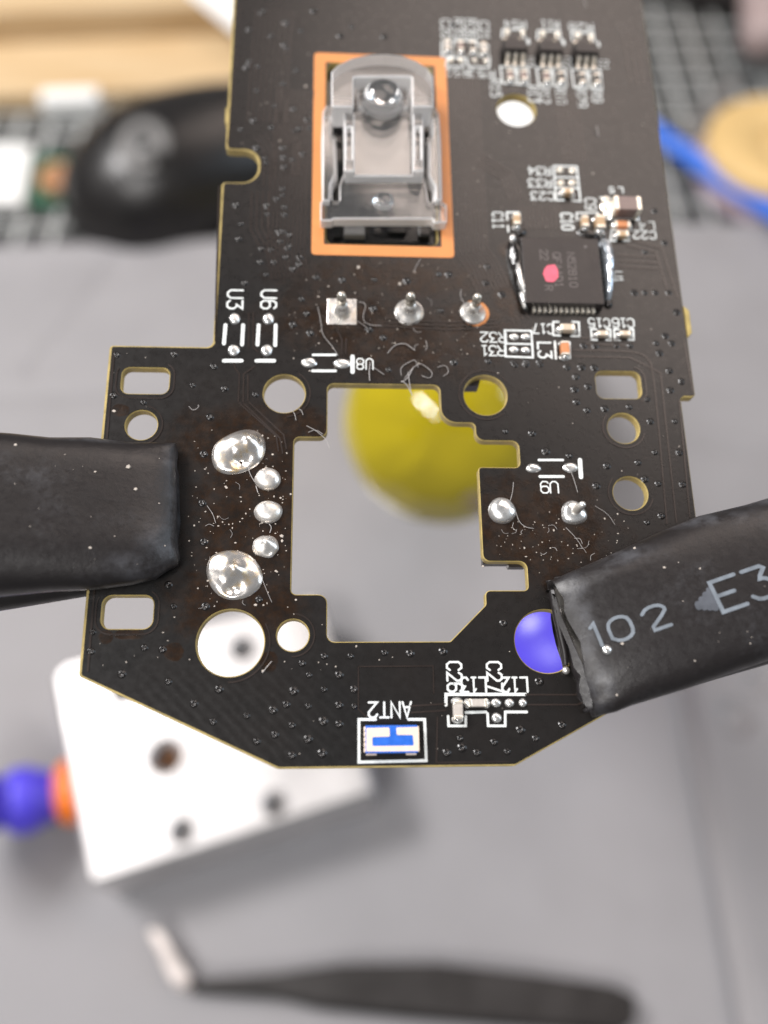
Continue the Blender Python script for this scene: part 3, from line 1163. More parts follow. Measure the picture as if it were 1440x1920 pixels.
bundle([(985, 1312), (1080, 1312), (1120, 1296)], 2, .62, .10, .03)
bundle([(770, 1330), (835, 1326)], 2, .4, .1, .03)
bundle([(720, 606), (840, 612), (935, 608)], 3, .30)
bundle([(1176, 455), (1235, 470), (1262, 560)], 2, .6)
# edges of the copper pours
for pts, w in (([(214, 662), (165, 1258)], .13), ([(411, 350), (405, 560), (404, 640)], .11), ([(449, 10), (428, 270)], .10),
               ([(672, 1250), (672, 1330), (688, 1345)], .08), ([(672, 1250), (812, 1249), (813, 1300)], .08), ([(820, 1345), (818, 1430), (955, 1428)], .08)):
    track(pts, w, .045, 0)
for hole, k0, k1 in ((HOLES[2], .9, 1.7), (HOLES[4], .9, 1.7), (HOLES[5], .70, 1.25), (HOLES[6], .78, 1.2), (HOLES[10], .75, 1.1), (HOLES[11], .75, 1.25),
                     (HOLES[3], .35, .75), (HOLES[8], .4, 1.0), (HOLES[9], .4, 1.0), (HOLES[7], 0.1, .9)):
    l = inset(ccw(hole)[::-1], .36)[::-1]
    n_ = len(l)
    i0, i1 = int((k0 - .5) * n_ * .5) if hole is HOLES[2] or hole is HOLES[4] else int(k0 * n_), 0
    seq = [l[(int(k0 * n_) + i) % n_] for i in range(int((k1 - k0) * n_))]
    if len(seq) > 2:
        tr.ribbon(seq, .10, Z0 - .01, Z0 + .045)
tag(tr.build('tracks', M_TRACE, board), kind='stuff')

VIA = []
for (ox, oy, sc, pts) in (
    (140, 1080, 1.4118, [(125, 260), (248, 280), (382, 300), (316, 338), (366, 386), (455, 370), (525, 355), (580, 305), (620, 262), (700, 262), (660, 212), (730, 212), (820, 203), (888, 205), (975, 200), (618, 345),
                         (700, 342), (660, 300), (740, 300), (575, 395), (618, 432), (658, 385), (575, 475), (655, 470), (482, 438), (45, 200), (700, 392), (740, 345), (1020, 430), (1065, 468), (985, 468), (1145, 465), (1190, 340),
                         (1025, 455), (1220, 430), (1255, 200), (1230, 280), (1180, 408), (1110, 440), (530, 420), (560, 340), (1135, 125), (1290, 395)]),
    (840, 680, 2.4, [(575, 65), (630, 108), (570, 120), (578, 178), (625, 215), (705, 208), (815, 200), (895, 165), (600, 20), (535, 20), (910, 265), (930, 405), (945, 545), (960, 690), (1020, 265), (1040, 405), (1055, 548),
                     (1050, 90), (1000, 125), (995, 38), (1090, 115), (715, 465), (855, 450), (885, 525), (668, 555), (895, 720), (258, 310), (378, 318), (440, 400), (1095, 20), (545, 420), (300, 10), (350, 8), (415, 8)]),
    (880, 280, 3.27, [(115, 1300), (270, 1310), (350, 1305), (430, 1305), (600, 1340), (690, 1335), (765, 1340), (660, 1390), (700, 1205), (770, 1205), (900, 1205), (985, 1205), (1165, 1250), (1230, 1360), (1345, 1330), (1145, 1190),
                      (1240, 1190), (1200, 1145), (1075, 630), (1135, 380), (1195, 575), (1270, 1000), (1220, 880), (1010, 880), (1075, 880), (1140, 880), (95, 820), (200, 890), (110, 720), (850, 1420), (1300, 1420)]),
    (380, 0, 2.88, [(290, 490), (370, 195), (505, 380), (495, 590), (275, 650), (205, 700), (370, 690), (435, 800), (435, 850), (440, 900), (430, 1020), (430, 1055), (440, 1120), (345, 1110), (195, 1290), (315, 1345), (310, 1415),
                    (385, 1415), (440, 1160), (745, 195), (805, 145), (500, 710), (240, 365), (180, 1105), (415, 1250), (450, 1390), (330, 60), (600, 60), (450, 130), (1350, 140), (980, 200), (250, 160)]),
    (380, 440, 2.483, [(165, 20), (275, 65), (268, 128), (335, 130), (295, 187), (195, 225), (530, 200), (650, 210), (800, 212), (950, 215), (420, 160), (500, 458), (795, 345), (420, 418), (485, 368), (1110, 355), (1170, 595), (865, 630),
                       (460, 300), (100, 718), (50, 612), (245, 745), (775, 440), (840, 480), (1320, 225), (1100, 185), (1145, 185)]),
    (140, 640, 3.098, [(245, 80), (578, 75), (812, 148), (685, 255), (872, 275), (225, 315), (400, 355), (785, 440), (750, 655), (740, 940), (750, 1165), (575, 1540), (545, 1415), (760, 1540), (105, 1690), (90, 1800), (405, 1780),
                       (510, 1790), (1320, 1870), (1070, 1500)])):
    VIA += [(ox + x / sc, oy + y / sc) for x, y in pts]
rv = random.Random(3)
for _ in range(30):
    VIA.append((rv.uniform(450, 580), rv.uniform(10, 500)))


def on_board(px, py):
    p = B(px, py)

    def inside(poly):
        c, n = False, len(poly)
        for i in range(n):
            (x1, y1), (x2, y2) = poly[i], poly[i - 1]
            if (y1 > p.y) != (y2 > p.y) and p.x < (x2 - x1) * (p.y - y1) / (y2 - y1) + x1:
                c = not c
        return c
    return inside(inset(ccw(outline), .3)) and not any(inside(h) for h in KEEP_OFF)


KEEP_OFF = [inset(ccw(h), -.3) for h in HOLES]
b = MB()
for px, py in VIA:
    if not on_board(px, py):
        continue
    c = B(px, py)
    r = rv.uniform(.14, .20)
    prof = [(r * 1.6, -.005), (r * 1.25, .035), (r * .95, .075), (r * .66, .07), (r * .4, .03), (.004, .01)]
    b.lathe(prof, (c.x, c.y, Z0), (0, 0, 1), 10, 0, True, cap=False)
tag(b.build('vias', M_VIA, board), kind='stuff')

# ------------------------------------------------------------------ white legend
TEXTS = [  # text, centre px, height mm, length mm, direction
    ('C20', 836, 55, .78, 2.0, 'D'), ('R35', 861, 54, .82, 2.0, 'D'), ('R36', 884, 55, .82, 2.0, 'D'), ('C21', 908, 58, .78, 1.9, 'D'),
    ('R52', 857, 137, .72, 2.0, 'I'), ('R53', 903, 139, .72, 2.1, 'I'), ('R15', 929, 166, .82, 1.7, 'D'),
    ('R14', 965, 47, .80, 1.8, 'I'), ('R11', 1031, 47, .80, 1.5, 'I'), ('R28', 1089, 52, .80, 2.0, 'I'),
    ('D3', 991, 117, .8, .95, 'D'), ('D2', 1061, 117, .8, .95, 'D'), ('D1', 1131, 123, .8, .95, 'D'),
    ('R13', 999, 177, .78, 1.6, 'D'), ('R12', 1021, 179, .82, 1.6, 'D'), ('R10', 1051, 181, .82, 1.5, 'D'), ('R29', 1090, 184, .82, 1.8, 'D'), ('R9', 1119, 182, .82, 1.1, 'D'),
    ('R34', 1011, 321, .72, 1.75, 'I'), ('R33', 1012, 344, .72, 1.8, 'I'), ('C23', 1017, 368, .72, 1.8, 'I'),
    ('C11', 934, 414, .82, 1.45, 'D'), ('C10', 1063, 416, .92, 1.45, 'D'), ('C9', 1107, 383, .85, 1.0, 'D'), ('L5', 1155, 357, .5, 1.05, 'I'), ('L4', 1212, 424, .7, 1.2, 'I'), ('C22', 1208, 441, .68, 1.75, 'I'),
    ('U1', 1159, 520, .62, .9, 'D'), ('C17', 1018, 617, .78, 1.45, 'I'), ('C15', 1123, 606, .72, 1.55, 'I'), ('C16', 1168, 606, .72, 1.6, 'I'),
    ('R32', 925, 633, .78, 1.85, 'I'), ('R31', 924, 658, .78, 1.75, 'I'), ('L3', 1021, 657, .95, 1.2, 'D'),
    ('U3', 441, 562, 1.08, 1.5, 'D'), ('U6', 504, 562, 1.08, 1.5, 'D'), ('U8', 684, 683, .82, 1.15, 'I'), ('U9', 1030, 914, .82, 1.2, 'I'),
    ('C26', 852, 1269, .92, 1.85, 'D'), ('L13', 888, 1284, .90, 1.55, 'I'), ('C27', 927, 1269, .92, 1.85, 'D'), ('L12', 965, 1284, .90, 1.6, 'I'), ('ANT2', 731, 1331, .92, 2.65, 'I')]
for i, (t, px, py, h, ln, d) in enumerate(TEXTS):
    b = MB()
    c = B(px, py)
    for j, st in enumerate(strokes(t, c, h, ln, d)):
        b.ribbon(st, .13 if h > .88 else (.09 if py > 250 else .078), Z0 - .01, Z0 + .020 + .0016 * ((i * 3 + j) % 7))
    b.build('designator_text', M_SILK, board)

LINES = [  # px polylines, width mm
    ([(828, 78), (828, 106), (849, 107)], .12), ([(849, 104), (850, 76), (893, 77), (895, 104)], .13), ([(897, 106), (916, 106), (915, 86), (897, 85)], .12),
    ([(838, 110), (836, 125), (868, 126), (869, 109), (841, 109)], .12), ([(874, 108), (878, 126), (917, 127), (918, 108)], .12),
    ([(941, 71), (942, 56), (981, 56), (984, 77)], .12), ([(1007, 74), (1008, 58), (1049, 59), (1052, 79)], .12), ([(1073, 76), (1071, 61), (1112, 63), (1115, 82)], .12),
    ([(938, 126), (965, 127), (967, 158), (942, 157), (938, 126)], .12), ([(969, 127), (990, 128), (992, 160), (971, 159), (969, 127)], .12),
    ([(1006, 128), (1032, 129), (1035, 161), (1010, 160), (1006, 128)], .12), ([(1036, 129), (1060, 130), (1063, 163), (1039, 162), (1036, 129)], .12),
    ([(1071, 131), (1099, 132), (1102, 165), (1076, 164), (1071, 131)], .12), ([(1103, 132), (1125, 133), (1129, 168), (1107, 166), (1103, 132)], .12),
    ([(1057, 376), (1042, 376), (1038, 312), (1081, 313), (1088, 378), (1073, 377)], .13), ([(1041, 333), (1083, 334)], .12), ([(1042, 353), (1085, 354)], .12),
    ([(951, 413), (950, 399), (974, 399), (976, 418)], .13), ([(952, 424), (953, 435)], .13), ([(1081, 413), (1081, 400), (1120, 399), (1121, 408)], .12),
    ([(1124, 371), (1143, 371)], .10), ([(1131, 410), (1195, 411)], .10), ([(1154, 452), (1144, 452), (1146, 433), (1177, 433), (1179, 452), (1168, 452)], .12),
    ([(946, 620), (996, 621), (999, 671), (948, 669), (946, 620)], .14), ([(949, 645), (997, 646)], .12),
    ([(1047, 604), (1037, 604), (1037, 629), (1050, 630)], .13), ([(1073, 604), (1085, 605), (1086, 631), (1071, 631)], .13),
    ([(1118, 618), (1108, 618), (1109, 637), (1119, 638)], .13), ([(1137, 618), (1144, 618), (1145, 638), (1136, 638)], .13),
    ([(1160, 618), (1151, 618), (1152, 637), (1162, 638)], .13), ([(1180, 618), (1187, 618), (1188, 638), (1178, 638)], .13),
    ([(1040, 641), (1042, 673)], .15), ([(1068, 642), (1069, 672)], .11),
    ([(423, 610), (420, 645)], .26), ([(456, 610), (454, 647)], .26), ([(420, 677), (453, 677)], .28), ([(485, 610), (483, 647)], .26), ([(517, 610), (516, 648)], .26), ([(481, 677), (514, 677)], .28),
    ([(587, 666), (629, 666)], .18), ([(586, 696), (629, 696)], .20), ([(661, 669), (661, 698)], .30), ([(1010, 863), (1055, 863)], .17), ([(1012, 894), (1056, 894)], .20), ([(1087, 863), (1089, 895)], .30),
    ([(704, 1349), (673, 1349), (673, 1429), (799, 1426), (796, 1349), (766, 1349)], .17),
    ([(836, 1322), (836, 1302), (985, 1302)], .19), ([(873, 1336), (911, 1335)], .17), ([(947, 1335), (987, 1335)], .17), ([(840, 1343), (841, 1361), (873, 1361), (873, 1343)], .15), ([(914, 1338), (915, 1361), (947, 1361), (947, 1338)], .15)]
for i, (pts, w) in enumerate(LINES):
    b = MB()
    p = [tuple(B(x, y)) for x, y in pts]
    if p[0] == p[-1]:
        p = p[:-1]
        p.append(p[0])
    b.ribbon(p, w, Z0 - .01, Z0 + .022 + .0013 * (i % 9))
    b.build('outline_marking', M_SILK, board)
for px, py in ((990, 80), (1056, 82), (1121, 85)):
    c = B(px, py)
    b = MB()
    b.prism(fillet([(c.x - .16, c.y - .22), (c.x + .16, c.y - .2), (c.x + .10, c.y + .34), (c.x - .08, c.y + .36)], .12, 4), [], Z0 - .01, Z0 + .03)
    b.build('pin_mark', M_SILK, board)

# ------------------------------------------------------------------ solder
def blob(name, outline_mm, height, material, power=.55, crown=None, seed=0, rings=9, rough=.06, z=Z0, parent=None):
    """a frozen puddle: ragged outline, domed, with optional lumps (x, y, r, h)"""
    n = len(outline_mm)
    cx = sum(p[0] for p in outline_mm) / n
    cy = sum(p[1] for p in outline_mm) / n
    m = MB()
    vs, fs = [], []
    for j in range(rings + 1):
        t = 1 - j / rings                      # 1 at the rim
        for i, (x, y) in enumerate(outline_mm):
            X, Y = cx + (x - cx) * t, cy + (y - cy) * t
            h = height * max(0.0, 1 - t ** 2.2) ** power
            for lx, ly, lr, lh in crown or ():
                q = ((X - lx) ** 2 + (Y - ly) ** 2) / (lr * lr)
                h += lh * math.exp(-q * 1.2) * min(1, (1 - t) * 4)
            h += rough * height * noise.noise(Vector((X * 1.6, Y * 1.6, seed * 7.1))) * min(1, (1 - t) * 5)
            vs.append((X, Y, z + max(-.004, h) - .004))
    for j in range(rings):
        for i in range(n):
            k = (i + 1) % n
            fs.append((j * n + i, j * n + k, (j + 1) * n + k, (j + 1) * n + i))
    m.add(vs, fs, 0, True)
    return m.build(name, material, parent or board)


def px_loop(pts, n=36):
    p = [B(x, y) for x, y in pts]
    p = p + p[:2]
    c = []
    for i in range(len(p) - 1):
        c.append((p[i] + p[i + 1]) / 2)
    loop = []
    for i in range(len(c) - 1):
        for k in range(max(3, n // len(c))):
            t = k / max(3, n // len(c))
            a, m, d = c[i], p[i + 1], c[i + 1]
            q = a * (1 - t) ** 2 + m * 2 * t * (1 - t) + d * t * t
            loop.append((q.x, q.y))
    return ccw(loop)


def round_loop(px, py, rx, ry, n=28, wob=.06, seed=0):
    c = B(px, py)
    k = (B(px + 10, py) - B(px - 10, py)).length / 20
    return [(c.x + math.cos(2 * math.pi * i / n) * rx * k * (1 + wob * noise.noise(Vector((math.cos(2 * math.pi * i / n) * 1.3, math.sin(2 * math.pi * i / n) * 1.3, seed)))),
             c.y + math.sin(2 * math.pi * i / n) * ry * k * (1 + wob * noise.noise(Vector((math.sin(2 * math.pi * i / n) * 1.3, math.cos(2 * math.pi * i / n) * 1.3, seed + 3.7))))) for i in range(n)]


def lumps(*a):
    out = []
    for px, py, r, h in a:
        c = B(px, py)
        out.append((c.x, c.y, r, h))
    return out


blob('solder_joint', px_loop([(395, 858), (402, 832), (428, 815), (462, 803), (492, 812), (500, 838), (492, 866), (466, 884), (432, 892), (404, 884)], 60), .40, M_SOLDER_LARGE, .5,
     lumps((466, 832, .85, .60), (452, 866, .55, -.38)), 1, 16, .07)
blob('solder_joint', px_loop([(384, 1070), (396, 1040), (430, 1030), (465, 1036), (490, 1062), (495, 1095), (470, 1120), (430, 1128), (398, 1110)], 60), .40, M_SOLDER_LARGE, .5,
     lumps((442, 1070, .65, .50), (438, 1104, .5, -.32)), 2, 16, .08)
blob('solder_joint', round_loop(502, 899, 25, 23, seed=1), .48, M_SOLDER, .5, None, 3, 10, .05)
blob('solder_joint', round_loop(503, 960, 27, 23, seed=2), .48, M_SOLDER, .5, None, 4, 10, .05)
blob('solder_joint', round_loop(498, 1025, 26, 23, wob=.25, seed=3), .42, M_SOLDER, .5, lumps((500, 1018, .35, .25), (505, 1040, .25, -.15)), 5, 10, .1)
blob('solder_joint', round_loop(941, 958, 26, 26, seed=4), .55, M_SOLDER_BRIGHT, .5, None, 6, 10, .06)
blob('solder_joint', round_loop(1075, 963, 25, 23, wob=.2, seed=5), .40, M_SOLDER_BRIGHT, .5, None, 7, 10, .1)
c = B(1076, 962)
b = MB()
b.tube(chaikin([(c.x, c.y, .1), (c.x + .12, c.y + .12, .9), (c.x + .34, c.y + .28, 1.5)], 2), [.36, .34, .31, .29, .27, .25, .23, .22, .2, .17][:10], 12) if False else \
    b.tube([(c.x, c.y, .1), (c.x + .05, c.y + .06, .6), (c.x + .16, c.y + .14, 1.0), (c.x + .30, c.y + .22, 1.3), (c.x + .36, c.y + .25, 1.42)], [.34, .31, .27, .24, .12], 14)
b.build('cut_pin', M_SOLDER, board)
# small pads with a bead of solder
for px, py, rx, ry in ((440, 598, 10, 12), (438, 657, 11, 12), (503, 598, 11, 12), (500, 657, 11, 12), (579, 680, 15, 10), (641, 682, 16, 10), (1000, 878, 14, 9), (1069, 877, 14, 10),
                       (963, 632, 9, 7), (985, 632, 9, 7), (963, 656, 9, 7), (985, 657, 9, 7), (1050, 320, 7, 7), (1073, 321, 7, 7), (1052, 344, 7, 7), (1073, 344, 8, 7),
                       (930, 1318, 10, 8), (931, 1346, 10, 9), (955, 1318, 9, 8), (980, 1318, 8, 8), (951, 61, 5, 8), (980, 62, 5, 8), (1018, 64, 5, 8), (1045, 66, 5, 8), (1084, 67, 6, 8), (1108, 70, 5, 8),
                       (845, 114, 6, 6), (864, 114, 5, 6), (890, 115, 5, 6), (911, 115, 5, 6), (1139, 389, 13, 17), (1190, 398, 7, 12), (1136, 374, 9, 7)):
    blob('solder_pad', round_loop(px, py, rx, ry, 16, .15, px * .13), .17, M_SOLDER_BRIGHT if py > 500 else M_TIN, .5, None, px, 5, .15)

# header pins: one square pad, two round ones
for i, (px, py) in enumerate(((641, 585), (767, 586), (888, 588))):
    c = B(px, py)
    hd = thing('header_pin', None, None)
    hd.parent = board
    hd.location = (c.x * MM, c.y * MM, 0)
    org = (c.x, c.y, 0)
    if i == 0:
        b = MB()
        b.cbox((c.x, c.y, Z0 + .03), (2.1, 2.1, .07), .03)
        b.build('pad', M_SOLDER, hd, org)
    else:
        b = MB()
        b.lathe([(1.06, 0), (1.06, .03), (1.0, .05)], (c.x + (.10 if i == 2 else 0), c.y, Z0), (0, 0, 1), 32)
        b.build('pad', M_COPPER if i == 2 else M_SOLDER, hd, org)
    m = MB()
    prof = [((.70, 1.03, 1.0)[i], .03), ((.66, .95, .88)[i], .12), (.66, .30), (.52, .52), (.42, .80), (.37, 1.15)]
    m.lathe(prof, (c.x - (.06 if i == 2 else 0), c.y, Z0 + .02), (0.03, .04, 1), 28)
    m.build('solder_cone', M_SOLDER, hd, org)
    m = MB()
    m.lathe([(.34, .6), (.34, 1.9), (.30, 2.15), (.17, 2.3), (.02, 2.34)], (c.x, c.y, 0), (-.02, .05, 1), 16)
    m.build('pin', M_PIN, hd, org)

# ------------------------------------------------------------------ chip parts
def two_ended(px, py, ln, wd, ht, rot, body, end=M_TIN, name='capacitor', endlen=.26, z=.05):
    """a ceramic chip with tinned ends and a small fillet of solder under each"""
    c = B(px, py)
    t = thing(name, None, None)
    t.parent = board
    t.location = (c.x * MM, c.y * MM, 0)
    t.rotation_euler = (0, 0, rot)
    m = MB()
    m.cbox((0, 0, Z0 + z + ht / 2), (ln - endlen * 1.7, wd * .96, ht * .95), .05)
    m.build('body', body, t)
    for s_ in (-1, 1):
        m = MB()
        m.cbox((s_ * (ln / 2 - endlen / 2), 0, Z0 + z + ht / 2), (endlen, wd, ht), .07)
        m.build('end_cap', end, t)
        m = MB()
        vs, fs = [], []
        n_ = 10
        for j, (k, h) in enumerate(((1.0, 0.0), (.7, .10), (.45, .28))):
            for i in range(n_):
                q = 2 * math.pi * i / n_
                vs.append((s_ * (ln / 2 - .02) + math.cos(q) * .26 * k, math.sin(q) * (wd * .62) * k, Z0 + h))
        for j in range(2):
            for i in range(n_):
                fs.append((j * n_ + i, j * n_ + (i + 1) % n_, (j + 1) * n_ + (i + 1) % n_, (j + 1) * n_ + i))
        fs.append(tuple(2 * n_ + i for i in range(n_)))
        m.add(vs, fs, 0, True)
        m.build('solder_fillet', M_SOLDER_BRIGHT, t)
    return t


UP = math.pi / 2
for px, py, rot, body in ((838, 90, UP, M_GREYC), (863, 92, UP, M_BROWNGREY), (885, 93, UP, M_BLACKRES), (906, 95, UP, M_GREYC), (955, 146, UP, M_BROWNGREY), (981, 147, UP, M_BROWNGREY),
                          (1023, 149, UP, M_BROWNGREY), (1050, 150, UP, M_BLACKRES), (1090, 152, UP, M_BLACKRES), (1117, 153, UP, M_BLACKRES)):
    two_ended(px, py, 1.0, .5, .35, rot, body, name='resistor')
for px, py, rot, body, ln, wd, ht in ((1061, 366, 0, M_TAN, .9, .5, .5), (967, 418, UP, M_TAN, 1.0, .55, .5), (1094, 422, UP, M_TAN, 1.0, .55, .5), (1122, 424, UP, M_TAN, 1.15, .72, .6),
                                      (1164, 445, 0, M_TAN, .95, .5, .45), (1061, 620, 0, M_BEIGE, 1.1, .55, .5), (1127, 630, 0, M_BEIGE, .85, .42, .4), (1169, 630, 0, M_BEIGE, .85, .42, .4),
                                      (857, 1332, UP, M_GREYC, 1.15, .62, .5), (894, 1319, 0, M_GREYC, 1.25, .5, .45)):
    two_ended(px, py, ln, wd, ht, rot, body)
two_ended(1057, 658, 1.15, .62, .45, UP, M_ORANGE, name='ferrite_bead', endlen=.22)
two_ended(1164, 426, 1.25, .6, .4, 0, M_ORANGE, name='ferrite_bead')
two_ended(1168, 399, 2.1, 1.25, 1.15, 0, M_BROWNGREY, name='inductor', endlen=.38)

# three small transistor arrays with bent leads
for k, (px, py) in enumerate(((963, 101), (1029, 104), (1095, 107))):
    c = B(px, py)
    t = thing('transistor', None, None)
    t.parent = board
    t.location = (c.x * MM, c.y * MM, 0)
    m = MB()
    m.box((0, .05, Z0 + .36), (2.0, 1.15, .56), 0, 0, 1.0)
    m.box((0, .05, Z0 + .80), (1.96, 1.1, .32), 0, 0, .88)
    m.build('body', M_PLASTIC, t)
    for s_ in (-1, 1):
        for q in (-.62, 0, .62) if s_ < 0 else (-.62, .62):
            m = MB()
            y0 = .05 + s_ * .55
            m.ribbon([(0, 0), (1, 0)], .01, -9, -8.99) if False else None
            prof = [(y0, .52), (y0 + s_ * .22, .52), (y0 + s_ * .34, .40), (y0 + s_ * .42, .16), (y0 + s_ * .55, .08), (y0 + s_ * .85, .08)]
            vs = []
            for yy, zz in prof:
                for dz in (0, .09):
                    for dx in (-.15, .15):
                        vs.append((q + dx, yy, Z0 + zz + dz))
            fs = []
            for i in range(len(prof) - 1):
                a, d = i * 4, (i + 1) * 4
                fs += [(a, a + 1, d + 1, d), (a + 3, a + 2, d + 2, d + 3), (a + 2, a, d, d + 2), (a + 1, a + 3, d + 3, d + 1)]
            fs += [(0, 2, 3, 1), (len(vs) - 4, len(vs) - 3, len(vs) - 1, len(vs) - 2)]
            m.add(vs, fs)
            m.build('lead', M_TIN, t)

# ---- main chip
ca, cb, cc_, cd_ = B(976, 446, .8), B(1124, 447, .8), B(1131, 571, .8), B(985, 569, .8)
ccx, ccy = (ca.x + cb.x + cc_.x + cd_.x) / 4, (ca.y + cb.y + cc_.y + cd_.y) / 4
CW = ((cb - ca).length + (cc_ - cd_).length) / 2
CHh = ((cd_ - ca).length + (cc_ - cb).length) / 2
chip = thing('microcontroller', None, None)
chip.parent = board
chip.location = (ccx * MM, ccy * MM, 0)
m = MB()
m.cbox((0, 0, Z0 + .43), (CW, CHh, .80), .06)
m.build('body', M_PLASTIC, chip)
ZT = Z0 + .831
pk = B(1033, 513, .85)
lp = [(q[0] - ccx, q[1] - ccy) for q in [tuple(B(*p, .85)) for p in ((1020, 506), (1026, 498), (1040, 496), (1046, 506), (1047, 520), (1038, 529), (1024, 528), (1021, 520), (1018, 514))]]
m = MB()
m.prism(fillet(lp, .12, 3), [], ZT, ZT + .014, .004)
m.build('paint_dot', M_PINK, chip)
# marking read down the chip; the dot covers part of the last line
for t_, px, py, ln in (('N52810', 1073, 506, 2.9), ('QFAAD1', 1046, 506, 2.9), ('22', 1020, 478, .85), ('R', 1029, 540, .4)):
    m = MB()
    c = B(px, py, .85)
    for st in strokes(t_, (c.x - ccx, c.y - ccy), .56, ln, 'D'):
        m.ribbon(st, .07, ZT - .004, ZT + .004)
    m.build('marking_text', M_MARK, chip)
m = MB()
c = B(1098, 463, .85)
m.lathe([(.13, 0), (.13, .006)], (c.x - ccx, c.y - ccy, ZT - .002), (0, 0, 1), 16)
m.build('pin_dot', M_MARK, chip)
for i in range(12):
    m = MB()
    x = (i - 5.5) * .4 + .05
    yb = -CHh / 2
    m.cbox((x, yb - .17, Z0 + .16), (.235, .42, .30), .06)
    m.build('lead', M_TIN, chip)
    m = MB()
    m.cbox((x, CHh / 2 + .10, Z0 + .06), (.22, .3, .10), .03)
    m.build('lead', M_TIN, chip)
# solder smeared along both sides of the chip, burnt flux round it
blob('smeared_solder', px_loop([(952, 452), (966, 444), (978, 452), (981, 500), (987, 560), (994, 584), (982, 588), (968, 560), (956, 520), (948, 480)], 60), .62, M_BURNT, .5, lumps((964, 470, .5, .2), (968, 520, .6, .25)), 21, 8, .25)
blob('smeared_solder', px_loop([(962, 508), (968, 496), (973, 512), (979, 540), (985, 562), (980, 566), (971, 548), (964, 525)], 40), .34, M_SOLDER_BRIGHT, .5, None, 22, 6, .1, z=Z0 + .55)
blob('smeared_solder', px_loop([(952, 452), (960, 446), (965, 452), (960, 464), (953, 462)], 24), .25, M_SOLDER_BRIGHT, .5, None, 28, 5, .1, z=Z0 + .5)
blob('smeared_solder', px_loop([(970, 553), (977, 552), (983, 572), (985, 585), (979, 585), (975, 572)], 24), .25, M_SOLDER_BRIGHT, .5, None, 29, 5, .1, z=Z0 + .4)
blob('smeared_solder', px_loop([(1120, 448), (1134, 446), (1146, 462), (1151, 500), (1148, 548), (1144, 566), (1134, 566), (1129, 530), (1124, 490)], 60), .95, M_BRIDGE, .55, lumps((1138, 500, .5, .15)), 23, 8, .12)
blob('smeared_solder', px_loop([(1120, 444), (1130, 440), (1136, 448), (1130, 458), (1122, 456)], 24), .45, M_BURNT, .5, None, 24, 6, .3)
blob('smeared_solder', px_loop([(1130, 566), (1142, 562), (1150, 570), (1146, 580), (1134, 578)], 24), .3, M_BURNT, .5, None, 25, 6, .3)
blob('smeared_solder', px_loop([(1080, 432), (1100, 428), (1128, 440), (1122, 450), (1096, 446), (1082, 442)], 30), .22, M_BURNT, .5, None, 26, 6, .4)
blob('smeared_solder', px_loop([(966, 432), (985, 430), (990, 440), (970, 448)], 20), .25, M_BURNT, .5, None, 27, 6, .4)

# ---- chip antenna
aa, ab = B(685, 1387, .5), B(783, 1386, .5)
at_, ab_ = B(734, 1360, .6), B(734, 1412, .6)
ac = ((aa.x + ab.x) / 2, (at_.y + ab_.y) / 2)
AW, AH = ab.x - aa.x, at_.y - ab_.y
ant = thing('chip_antenna', None, None)
ant.parent = board
ant.location = (ac[0] * MM, ac[1] * MM, 0)
m = MB()
m.cbox((0, 0, Z0 + .36), (AW, AH, .62), .05)
m.build('body', M_BLUE_ANT, ant)


def apx(x, y):
    q = B(x, y, .7)
    return (q.x - ac[0], q.y - ac[1])


for pts in ([(687, 1365), (730, 1364), (731, 1381), (698, 1382), (698, 1399), (776, 1398), (774, 1378), (744, 1378), (743, 1364), (785, 1363), (786, 1408), (687, 1409)],):
    m = MB()
    m.prism(fillet([apx(*p) for p in pts], .07, 3), [], Z0 + .66, Z0 + .688)
    m.build('silver_pattern', M_CREAM, ant)
for s_ in (-1, 1):
    m = MB()
    for q in range(5):
        m.cbox((s_ * (AW / 2 + .02), (q - 2) * AH * .19, Z0 + .34), (.14, AH * .17, .62), .05)
    m.build('castellation', M_CREAM, ant)
    m = MB()
    m.cbox((s_ * AW * .38, -AH / 2 - .02, Z0 + .10), (AW * .2, .2, .18), .04)
    m.build('terminal', M_CREAM, ant)

# ------------------------------------------------------------------ optical sensor and clear lens
sens = thing('optical_sensor', None, None)
sens.parent = board
scx, scy = (LX0 + LX1) / 2, (LY0 + LY1) / 2
sens.location = (scx * MM, scy * MM, 0)
m = MB()
m.cbox((0, 0, -1.6), (LX1 - LX0 + 2, LY1 - LY0 + 2, 1.5), .1)
m.build('body', M_SENSOR, sens)
for px0, py0, px1, py1, z in ((645, 414, 684, 441, -.4), (728, 418, 762, 437, -.55), (625, 424, 640, 446, -.6), (785, 418, 806, 446, -.5)):
    a, d = B(px0, py1, z), B(px1, py0, z)
    m = MB()
    m.cbox(((a.x + d.x) / 2 - scx, (a.y + d.y) / 2 - scy, z - .2), (d.x - a.x, d.y - a.y, .6), .06)
    m.build('contact_step', M_SENSOR if px0 != 645 else M_STRIP, sens)

lens = thing('lens', None, None)
lens.parent = board
lens['label'] = 'clear plastic lens cap clipped over the sensor'


def lp_(x, y, w):
    """picture point on the lens, given in the enlarged crop it was measured in"""
    return tuple(B(570 + x / 4.683, 80 + y / 4.683, w))


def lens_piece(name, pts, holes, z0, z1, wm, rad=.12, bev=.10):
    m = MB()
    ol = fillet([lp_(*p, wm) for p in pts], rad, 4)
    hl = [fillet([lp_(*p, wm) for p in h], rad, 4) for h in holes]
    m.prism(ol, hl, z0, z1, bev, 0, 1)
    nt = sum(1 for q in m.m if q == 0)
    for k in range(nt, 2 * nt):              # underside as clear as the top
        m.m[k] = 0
    return m.build(name, [M_CLEAR, M_FROST_GLOW], lens)


